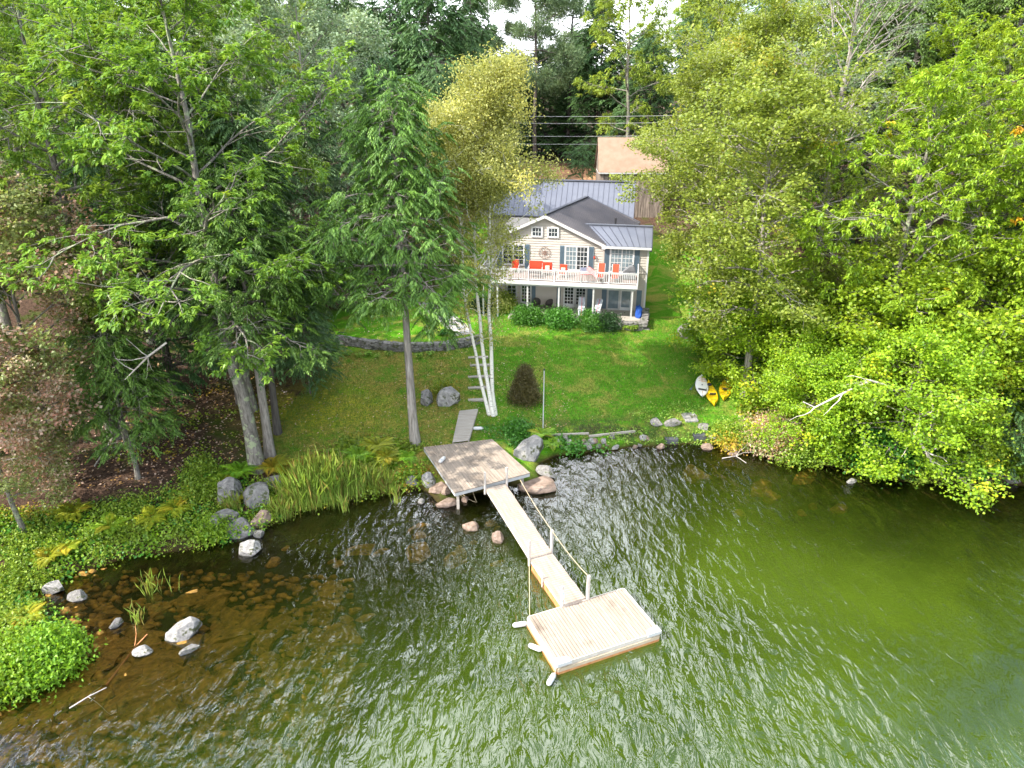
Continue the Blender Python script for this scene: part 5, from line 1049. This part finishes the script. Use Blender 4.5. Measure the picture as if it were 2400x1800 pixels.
for i, (x, y, n, s, h, lab) in enumerate([(640, 1085, 130, .45, 1.5, 'reed clump at the left end of the reed bed beside the grey boulder'), (665, 1088, 150, .45, 2.1, 'tall reed clump second from the left of the reed bed'), (690, 1075, 170, .5, 2.2, 'tallest reed clump of the reed bed'), (715, 1080, 150, .45, 2.1, 'tall reed clump in the middle of the reed bed'), (740, 1070, 110, .4, 1.8, 'reed clump right of the middle of the reed bed'), (770, 1065, 70, .4, 1.5, 'thin reed clump in front of the ferns'), (800, 1055, 90, .4, 1.4, 'yellowing reed clump below the biggest yellow fern'), (830, 1055, 60, .35, 1.2, 'low reed clump at the right end of the reed bed'), (745, 1095, 16, .12, .9, 'sparse reeds standing in open black water'), (858, 1078, 10, .1, 1.1, 'few single reeds in the water near the platform'), (330, 1270, 14, .4, 1.0, 'criss crossing dry reed stalks over the dark water at the left'), (300, 1335, 10, .15, .9, 'few stalks by the dark upright stone in the shallows'), (610, 1110, 60, .35, 1.1, 'grassy clump between the boulders and the reed bed'), (505, 1115, 50, .3, 1.0, 'grassy clump on the slanted boulder')]): reeds(x, y, n, s, h, lab, i)
# ground cover and fallen leaves (uncountable)
def poly_points(poly, n, seed):
    r = np.random.RandomState(seed); W_ = np.array([G(x, y)[:2] for x, y in poly]); lo, hi = W_.min(0), W_.max(0); out = np.zeros((0, 2))
    while len(out) < n: q = r.uniform(lo, hi, (n * 2, 2)); q = q[inside(q[:, 0], q[:, 1], W_)]; out = np.vstack([out, q])
    return out[:n], r
def cover(name, poly, n, mat, seed, label, hmax=.5, sz=1.2, k=7, kind='ball'):
    q, r = poly_points(poly, n, seed); z = hgt(q[:, 0], q[:, 1]); m = (z > -.12) & (wnoise(q[:, 0], q[:, 1], 1.6, seed) > -.02); q, z = q[m], z[m]; n = len(q)
    hh = r.rand(n) * hmax * (.5 + .5 * wnoise(q[:, 0], q[:, 1], .8, seed + 1).clip(-.6, 1)); P = np.stack([q[:, 0], q[:, 1], np.maximum(z, 0) + .06 + np.abs(hh)], 1); V, Fc, A = clumps(r, kind, P, rnd_unit(r, n), seed, k, sz)
    tag(link(name, np_mesh(name, V, Fc, 3, M[mat], A)), kind='stuff')
bank = [(-60, 1110), (150, 1110), (300, 1085), (380, 1050), (430, 990), (500, 1030), (560, 1045), (640, 1060), (640, 1105), (560, 1140), (430, 1185), (260, 1205), (130, 1255), (40, 1290), (120, 1345), (180, 1390), (160, 1430), (0, 1515), (-60, 1560)]
cover('ground_cover', bank, 8000, 'cover', 3, '', .42, 1.1, 9, 'small')
cover('ground_cover', bank, 1800, 'greenfern', 4, '', .4, 1.0)
cover('ground_cover', bank, 1500, 'shrub', 5, '', .35, 1.0)
cover('ground_cover', [(610, 1015), (700, 985), (760, 950), (860, 950), (910, 972), (925, 1045), (850, 1060), (760, 1082), (640, 1105)], 2600, 'cover', 7, '', .45, .95)
cover('ground_cover', [(610, 1015), (700, 985), (760, 950), (860, 950), (910, 972), (925, 1045), (850, 1060), (760, 1082), (640, 1105)], 1200, 'greenfern', 8, '', .5, 1.0)
cover('ground_cover', [(1040, 925), (1120, 920), (1190, 945), (1260, 955), (1330, 958), (1330, 975), (1200, 985), (1150, 980), (1080, 960)], 700, 'shrub', 9, '', .25, .9)
cover('ground_cover', [(1560, 900), (1620, 860), (1750, 850), (2000, 860), (2330, 900), (2330, 1056), (2212, 1050), (1950, 1040), (1740, 998), (1560, 962)], 4200, 'cover', 11, '', .6, 1.4)
cover('ground_cover', [(1330, 900), (1480, 870), (1560, 900), (1560, 955), (1400, 960), (1300, 955)], 380, 'hosta', 13, '', .12, .7)
cover('ground_cover', [(1480, 660), (1600, 640), (1800, 700), (1750, 880), (1600, 850), (1540, 760)], 2200, 'shrub', 15, '', .6, 1.3)
cover('ground_cover', [(250, 1000), (300, 840), (480, 840), (640, 850), (560, 990), (400, 1000)], 260, 'cover', 17, '', .3, 1.0)
def scatter_leaves(name, poly, n, seed, sz, mat='fallen'):
    q, r = poly_points(poly, n, seed); z = hgt(q[:, 0], q[:, 1]) + .03; B = np.stack([q[:, 0], q[:, 1], z], 1); d = rnd_unit(r, n); d[:, 2] *= .2; V, Fc, A = leaves(B, d, np.array([0, 0, 1.]) + r.normal(0, .3, (n, 3)), r.uniform(.07, .13, n) * sz, r.uniform(.06, .1, n) * sz, .1, r.rand(n, 3)); tag(link(name, np_mesh(name, V, Fc, 3, M[mat], A)), kind='stuff')
scatter_leaves('fallen_leaves', [(620, 980), (640, 860), (740, 700), (960, 660), (1160, 700), (1240, 880), (1200, 950), (900, 970)], 1700, 21, 1.1)
scatter_leaves('fallen_leaves', [(1000, 780), (1080, 780), (1240, 860), (1230, 950), (1040, 960)], 600, 22, 1.0)
scatter_leaves('fallen_leaves', [(1100, 720), (1450, 700), (1560, 780), (1500, 900), (1240, 930)], 260, 23, .9)
scatter_leaves('fallen_leaves', [(0, 1060), (150, 800), (500, 760), (640, 850), (560, 1010), (300, 1060)], 2600, 24, 1.5)
# lawn blades
def grass(name, poly, n, seed, h, mat='shrub'):
    q, r = poly_points(poly, n, seed); z = hgt(q[:, 0], q[:, 1]); B = np.stack([q[:, 0], q[:, 1], z], 1); d = np.stack([r.normal(0, .5, n), r.normal(0, .5, n), np.ones(n)], 1); g = .5 + .5 * wnoise(q[:, 0], q[:, 1], .9, 2); V, Fc, A = leaves(B, d, rnd_unit(r, n), r.uniform(.5, 1.2, n) * h, np.full(n, .028), .2, np.stack([r.rand(n), g.clip(0, 1), r.rand(n)], 1)); tag(link(name, np_mesh(name, V, Fc, 3, M[mat], A)), kind='stuff')
M['lawnblade'] = leafmat('lawn blades', (.035, .13, .010), (.16, .30, .03), (.30, .27, .07), .75, .3)
grass('lawn_grass', [(600, 985), (620, 880), (735, 760), (1030, 750), (1060, 690), (1400, 690), (1480, 690), (1600, 860), (1560, 935), (1400, 950), (1190, 950), (1100, 950), (920, 975), (700, 985)], 110000, 31, .13, 'lawnblade')
# dead branches
def branch(name, pts, r0, label, forks=5, seed=0, mat='deadwood'):
    r = np.random.RandomState(seed); pts = [Vector(p) for p in pts]; o = pts[0].copy(); mb = MB(); n = len(pts); mb.tube([p - o for p in pts], [r0 * (1 - i / n * .75) for i in range(n)], 7)
    for i in range(forks):
        k = r.randint(1, n - 1) if n > 2 else 1; b = pts[k] - o; d = (pts[k] - pts[k - 1]).normalized(); q = [b]; dd_ = np.array(d) + rnd_unit(r, 1)[0] * .9
        for j in range(4): dd_ = nrm(dd_ + rnd_unit(r, 1)[0] * .35); q.append(q[-1] + Vector(dd_) * r.uniform(.25, .5))
        mb.tube(q, [r0 * .5 * (1 - j / 5) for j in range(5)], 5)
    ob = mb.build(name, M[mat]); ob.location = o; return tag(ob, label, 'branch')
def W3(px, py, y): rr_ = ray(px, py); s = y / rr_[1]; return Vector(rr_ * s + np.array([0, 0, CH]))
branch('dead_branch', [W3(1985, 905, 36.2), W3(1975, 940, 35.8), W3(2000, 975, 35.4), W3(2020, 1010, 35), W3(2042, 1035, 34.8)], .09, 'big bleached dead branch drooping over the shore under the right trees', 9, 1)
branch('dead_branch', [W3(1920, 835, 37), W3(1880, 822, 36.6), W3(1820, 850, 36.3), W3(1760, 880, 36), W3(1735, 868, 36)], .08, 'long pale dead branch reaching left above the bright maples', 5, 2)
branch('dead_branch', [W3(2010, 830, 37), W3(2015, 890, 36.4), W3(2010, 925, 36), W3(2045, 945, 36)], .06, 'thin upright pale branch above the drooping dead branch', 4, 3)
branch('dead_branch', [W3(360, 740, 35), W3(320, 770, 34.6), W3(290, 800, 34.4), W3(270, 820, 34.2)], .06, 'forked bleached branch hanging by the slim pale trunk', 6, 4)
branch('dead_branch', [W3(300, 590, 35), W3(285, 630, 34.6), W3(250, 655, 34.3), W3(235, 680, 34)], .06, 'curved grey dead branch in front of the dark left woods', 5, 5)
branch('fallen_branch', [G(205, 1010, .1), G(235, 965, .15), G(262, 930, .3)], .04, 'thin fallen branch lying on the leaf litter between the left trunks', 2, 6)
lg = [at(230, 1480, -.1), at(290, 1400, -.05), at(318, 1370, .05)]; branch('sunken_branch', lg, .05, 'orange stick lying in the shallow stony water at the lower left', 3, 7, 'rust')
branch('fallen_branch', [at(150, 1530, .0), at(190, 1505, .03), at(230, 1485, .02)], .03, 'thin white twig breaking the water at the lower left', 3, 8)
branch('fallen_branch', [at(1560, 990, .05), at(1590, 985, .1), at(1612, 1000, .02)], .03, 'pale twig in the shallow water of the right shore', 3, 9)
# ------------------------------------------------------------------ trees
oakA = Tree(11, 25, .33, 6.6, 'rosette', oval, .25, 1.05, 32, 9, 3, .34, 'oak', 'bark', .12, .3, 2, .88, k=14)
oakB = Tree(12, 26, .42, 6.0, 'rosette', oval, .3, 1.1, 30, 9, 3, .34, 'oak', 'bark', .10, .4, 2, .88, k=14)
chest = Tree(13, 22, .16, 7.6, 'rosette', oval, .2, 1.05, 38, 9, 3, .34, 'chestnut', 'bark', .14, .35, 2, 1.0, k=14)
maple = Tree(14, 9.5, .10, 5.4, 'ball', wide, -.05, .7, 24, 8, 4, .16, 'maple', 'bark', .10, .3, 2, 1.15)
cherry = Tree(15, 22, .28, 6.8, 'ball', oval, .15, 1.1, 36, 9, 4, .30, 'cherry', 'barkpale', .12, .35, 2, 1.15, k=15)
red = Tree(16, 17, .18, 5.4, 'ball', oval, .1, 1.0, 28, 8, 4, .2, 'redmaple', 'bark', .15, .3, 2, 1.1)
silver = Tree(17, 25, .3, 6.4, 'ball', oval, .3, 1.1, 28, 8, 3, .28, 'silver', 'barkpale', .1, .4, 2, 1.2)
hemA = Tree(18, 22, .45, 5.4, 'frond', cone, -.02, .25, 56, 9, 3, .36, 'hemlock', 'barkpale', .13, .12, 2, .82, inner=.12)
hemB = Tree(19, 26, .08, 5.6, 'frond', cone, -.1, .25, 60, 7, 3, .3, 'hemdark', 'barkdark', .16, .12, 1, 1.25, inner=.12)
hemC = Tree(20, 24, .36, 4.8, 'frond', cone, 0, .3, 50, 7, 3, .28, 'hemdark', 'barkdark', .14, .2, 1, 1.25, inner=.12)
hemY = Tree(21, 6, .30, 2.4, 'frond', cone, 0, .3, 26, 6, 2, .07, 'hemdark', 'barkdark', .1, .08, 1, .8, inner=.1)
hemL = Tree(25, 9.5, .40, 2.6, 'frond', cone, -.15, .3, 30, 7, 3, .15, 'hemlock', 'bark', .16, .1, 2, .62, inner=.12)
bare = Tree(22, 29, .46, 7.4, 'ball', oval, .6, 1.1, 24, 9, 5, .42, 'silver', 'barkpale', .02, .3, 1, 1.1, dens=.28)
pineA = Tree(23, 28, .34, 5.0, 'tuft', lambda t: .45 + .55 * sin(pi * min(1, .2 + t * .75)), -.02, .5, 26, 7, 5, .28, 'pine', 'barkdark', .02, .3, 2, 1.6, inner=.45)
mixd = Tree(24, 24, .2, 6.2, 'rosette', oval, .25, 1.1, 26, 7, 3, .28, 'cherry', 'bark', .1, .35, 2, 1.3)

def T(tr, px, py, h, lab, rz=0, group=None, cat='tree', rs_=1.0, name='tree'):
    p = G(px, py); s = h / tr.H; return tr.place(name, p.x, p.y, rz, (s * rs_, s * rs_, s), lab, group, cat)
def TW(tr, x, y, h, lab, rz=0, group=None, rs_=1.0, name='tree', cat='tree'):
    s = h / tr.H; return tr.place(name, x, y, rz, (s * rs_, s * rs_, s), lab, group, cat)
# near trees of the left bank
T(oakA, 556, 1014, 26, 'tall oak with lichen covered leaning trunk between two yellow ferns on the bank', .4, name='oak_tree', rs_=1.25)
TW(oakA, -25, 39.5, 26, 'broad oak between the slim pale trunk and the reddening maple', 3.3, name='oak_tree', rs_=1.15)
TW(oakB, -31, 37, 25, 'oak crown in the upper left behind the reddening maple', 1.0, name='oak_tree', rs_=1.15)
T(oakB, 545, 885, 26, 'oak whose trunk stands behind the lichen covered leaning oak', 2.2, name='oak_tree')
T(hemA, 583, 985, 19, 'hemlock with straight smooth grey trunk just right of the leaning oak', 1.0, name='hemlock_tree')
T(hemC, 600, 935, 21, 'thin hemlock trunk half hidden behind the straight grey trunk', 2.0, name='hemlock_tree')
T(hemA, 897, 958, 22.3, 'hemlock with bare leaning trunk at the back corner of the lakeside platform', 3.6, name='hemlock_tree', rs_=.86)
T(hemL, 298, 1033, 9.5, 'slim tree with pale trunk and low drooping needles above the bank bushes', .3, name='hemlock_tree')
T(hemL, 272, 958, 10, 'dark thin trunk standing just behind the slim pale trunk', 4.3, name='hemlock_tree', rs_=.8)
T(red, 128, 1043, 17, 'maple turning red at the left edge of the photo', 2.5, name='maple_tree')
TW(red, -25.2, 30.5, 12, 'reddish low maple reaching in from the left edge near the water', .5, name='maple_tree')
T(hemC, 520, 870, 23, 'hemlock trunk in the leaf litter behind the leaning oak', 5, name='hemlock_tree')
T(hemB, 378, 850, 24, 'hemlock in the dark at the middle of the left woods', 1.3, name='hemlock_tree')
T(oakB, 190, 640, 27, 'oak with pale forked trunk high in the left woods', 4.0, name='oak_tree')
T(oakA, 40, 800, 27, 'large oak filling the upper left corner', 5.2, name='oak_tree')
T(oakB, 330, 740, 26, 'oak behind the slim pale trunk whose bare limbs poke out', .9, name='oak_tree')
T(hemY, 670, 850, 6, 'young hemlock at the left end of the stone retaining wall', 0, name='young_hemlock')
T(hemY, 640, 800, 7, 'young hemlock behind the smaller one by the stone wall', 2, name='young_hemlock')
T(hemB, 700, 690, 21, 'dense hemlock left of the flagstone path', .7, name='hemlock_tree')
T(hemB, 850, 620, 22, 'dark hemlock beside the left end of the house', 2.9, name='hemlock_tree', rs_=.9)
T(hemC, 960, 560, 20, 'hemlock close behind the birch at the house corner', 4.1, name='hemlock_tree', rs_=.8)
TW(silver, -17.5, 62, 27, 'pale silvery leaved tree towering above the left hemlocks', 1.1, name='silver_maple_tree')
TW(silver, -25, 66, 27, 'pale silvery leaved tree further left of the towering one', 3.1, name='silver_maple_tree')
# right side
T(cherry, 1608, 858, 22, 'small leaved tree with white trunk beside the yellow kayaks', .8, name='maple_tree', rs_=1.02)
TW(cherry, 15.7, 57.5, 22, 'small leaved tree growing behind the boulder at the right of the lawn', 2.9, name='maple_tree')
TW(cherry, 21.5, 66, 25, 'small leaved tree hiding the right end of the shed', 4.6, name='maple_tree', rs_=.9)
TW(chest, 24.0, 43.5, 21.5, 'tall long leaved tree with yellow green crown right of the kayaks', .2, name='chestnut_tree')
TW(chest, 32.5, 43, 22, 'long leaved tree with an orange branch near the right edge', 3.3, name='chestnut_tree')
TW(chest, 31, 54, 23, 'long leaved tree behind the tall yellow green one', 5.0, name='chestnut_tree')
TW(bare, 22.6, 52, 29, 'half bare tree with many pale grey limbs at the upper right', 1.9, name='bare_limbed_tree')
for i, (x, y, h, rz, lab) in enumerate([(20.0, 41.2, 6.5, 0, 'low bright maple next to the red leaved bush on the bank'), (23.6, 38.4, 8.6, 1.7, 'bright yellow green maple hanging out over the water'), (28.6, 39.6, 7.5, 3.0, 'bright maple right of the pale dead branches'), (19.8, 45.8, 8, 4.4, 'low maple growing against the white trunk by the kayaks'), (24.4, 43.6, 10.5, .5, 'tall bright maple behind the one hanging over the water'), (29.5, 43.8, 11.5, 2.2, 'tall bright maple behind the pale dead branches'), (17.8, 49.5, 9, 1.1, 'low maple behind the white trunk by the kayaks'), (34, 39, 10.5, 5.1, 'maple bending over the shore at the right edge')]):
    TW(maple, x, y, h, lab, rz, 'low maples along the right bank', name='maple_tree')
TW(hemC, 36, 47, 20, 'hemlock in the dark near the right edge of the photo', 1, name='hemlock_tree')
TW(hemA, 40, 62, 30, 'tall green hemlock in the upper right corner', 2, name='hemlock_tree')
TW(hemA, 34, 66, 29, 'tall hemlock left of the one in the upper right corner', 4, name='hemlock_tree')
TW(hemY, 30.5, 37.8, 5, 'hemlock boughs spread low over the water at the right bank', 4, name='young_hemlock', rs_=1.3)
# behind the house
TW(mixd, 15.2, 97, 27, 'broad tree with straight bare trunk right behind the shed', .5, name='maple_tree')
TW(mixd, 24, 92, 25, 'leafy tree behind the right side of the shed', 2.5, name='maple_tree')
TW(mixd, 31, 80, 25, 'leafy tree in the second row right of the shed', 3.7, name='maple_tree')
TW(pineA, 3.4, 112, 34, 'white pine with layered boughs against the sky', 0, name='pine_tree')
TW(pineA, 9, 120, 33, 'white pine right of the gap of sky', 2, name='pine_tree')
TW(pineA, -3.5, 118, 26, 'white pine left of the gap of sky', 4, name='pine_tree')
for i, (x, y, h, t) in enumerate([(-4.5, 88, 24, hemB), (-9, 86, 26, hemC), (-13.5, 88, 27, hemB), (-7.5, 96, 19, hemC), (-19, 86, 28, hemB), (-6, 101, 24, hemB), (-13, 102, 27, hemC), (9.3, 96, 6, hemY)]):
    TW(t, x, y, h, ['tall dark hemlock directly behind the birch crown', 'dark hemlock left of the birch top', 'dark hemlock two places left of the birch top', 'dark hemlock at the edge of the clearing', 'dark hemlock far left of the birch top', 'dark hemlock in the second row behind the birch', 'dark hemlock in the second row left of the birch', 'small spruce at the left wall of the shed'][i], i * 1.3, name='hemlock_tree', rs_=.95)
CL = [(-3, 121, 19), (1, 124, 17), (5, 122, 16.5), (9, 125, 17), (13, 119, 18), (16, 112, 19), (6.5, 131, 17), (-6, 112, 20), (11, 133, 18), (2, 134, 16), (19, 105, 19)]
for i, (x, y, h) in enumerate(CL):
    TW(hemB, x, y, h, 'dark low boughed evergreen behind the clearing, ' + ORD[sorted(range(11), key=lambda q: CL[q][0]).index(i)] + ' from the left', i * 1.7, 'evergreens closing the clearing', name='hemlock_tree', rs_=1.35)
rf = random.Random(7); spots = []
for row in range(6):
    yy = [66, 77, 88, 118, 134, 152][row]
    for k in range(18):
        x = -78 + k * 9.2 + rf.uniform(-3, 3); y = yy + rf.uniform(-4, 4)
        if y < 110 and -22 < x < 26: continue
        if row == 0 and -34 < x < 42: continue
        if y > 108 and abs(x - 2.5) < 7 : continue
        if abs(x) > 18 + y * .66: continue
        spots.append((x, y))
for i, (x, y) in enumerate(spots):
    t = [hemB, mixd, hemC, oakB, hemB, silver, hemC][rf.randrange(7)]; ev = t in (hemB, hemC)
    zn = 'far left,behind the silvery trees,above the clearing,right of the shed,upper right corner'.split(',')[0 if x < -45 else 1 if x < -15 else 2 if x < 15 else 3 if x < 45 else 4]; rw = 'front,second,third,fourth,fifth,rear'.split(',')[min(5, int((y - 60) / 17))]
    TW(t, x, y, rf.uniform(21, 27) - (4 if y > 108 and abs(x) < 25 else 0), ('dark evergreen' if ev else 'leafy tree') + ', ' + rw + ' row of far woods, ' + zn, rf.uniform(0, 6), 'evergreens of the far woods' if ev else 'leafy trees of the far woods', name='hemlock_tree' if ev else 'oak_tree', rs_=rf.uniform(.95, 1.2))
keys = {}
for o in col.objects:
    if o.parent is None and o.get('group', '').endswith('of the far woods'): keys.setdefault(o['label'], []).append(o)
for k_, v_ in keys.items():
    if len(v_) > 1:
        for n_, o in enumerate(sorted(v_, key=lambda q: q.location.x / q.location.y)): o['label'] = k_ + ', ' + ORD[n_] + ' from the left'
# birch with three stems
def birch():
    b = G(1066, 898); e = empty('birch_tree', (b.x, b.y, b.z - .15), 0, 'yellowing birch with three white stems beside the timber steps', 'tree'); r = np.random.RandomState(31)
    tips, dirs, seg = [], [], []
    stems = [((0, 0), (-.55, 1.2, 21.5), .15), ((-.25, .1), (-1.6, .5, 19.0), .13), ((.12, .18), (.5, .9, 22.3), .15)]
    for si, (o, top, r0) in enumerate(stems):
        n = 12; T_ = []
        for i in range(n + 1):
            f = i / n; bend = sin(f * pi) * np.array([-.75 if si != 2 else -.55, .0, 0]); T_.append(np.array([o[0], o[1], 0]) * 1 + np.array(top) * f + bend + (r.normal(0, .07, 3) if 0 < i < n else 0))
        R_ = [r0 * (1 - i / n * .88) * (1.25 if i == 0 else 1) for i in range(n + 1)]; mb = MB().tube(T_, R_, 8); V = [np.array(mb.v)]; Fs = [np.array([f for f in mb.f if len(f) == 4])]; S = []
        T_ = np.array(T_); nl = 34
        for i in range(nl):
            tt = i / nl; t0 = .42 if i % 4 else .26; t = t0 + (1 - t0) * tt; 
            q = t * n; a = int(min(q, n - 1)); p = T_[a] + (T_[a + 1] - T_[a]) * (q - a); zc = p[2]
            Rz = np.interp(zc, [5, 8.5, 11.5, 14, 17, 19, 22], [1.0, 2.2, 3.8, 4.6, 3.1, 2.1, 1.0]); az = i * 2.4 + si * 1.1 + r.normal(0, .3); el = r.uniform(.55, .95); Lb = Rz * r.uniform(.7, 1.2); d = np.array([cos(az) * cos(el), sin(az) * cos(el), sin(el)]); rb = .018 + Lb * .011
            for k in range(5):
                d = nrm(d + r.normal(0, .16, 3) + np.array([0, 0, -.08])); p2 = p + d * Lb / 5; S.append((p, p2, rb * (1 - k * .18), rb * (.82 - k * .18)))
                dn = 1 if zc > 12.2 else .22
                for _ in range(4):
                    if r.rand() > dn * (.5 + .12 * k): continue
                    dt = nrm(d + rnd_unit(r, 1)[0] * 1.1); lt = r.uniform(.4, 1.05); p3 = p2 + dt * lt; S.append((p2, p3, .009, .004)); tips.append(p3); dirs.append(dt); tips.append(p2 + dt * lt * .55); dirs.append(dt)
                p = p2
            tips.append(p); dirs.append(d)
        tv, tf = tubes([x[0] for x in S], [x[1] for x in S], [x[2] for x in S], [x[3] for x in S], 4)
        me = np_mesh('trunk', np.vstack(V + [tv]), np.vstack(Fs + [tf + len(V[0])]), 4, M['birchbark'], None, True); link('trunk', me, e)
    tips = np.array(tips); P = np.repeat(tips, 2, 0) + r.normal(0, .2, (len(tips) * 2, 3)); V, Fc, A = clumps(r, 'small', P, np.repeat(np.array(dirs), 2, 0), 3, 15, 1.2)
    link('crown', np_mesh('crown', V, Fc, 3, M['birch'], A), e)
birch()
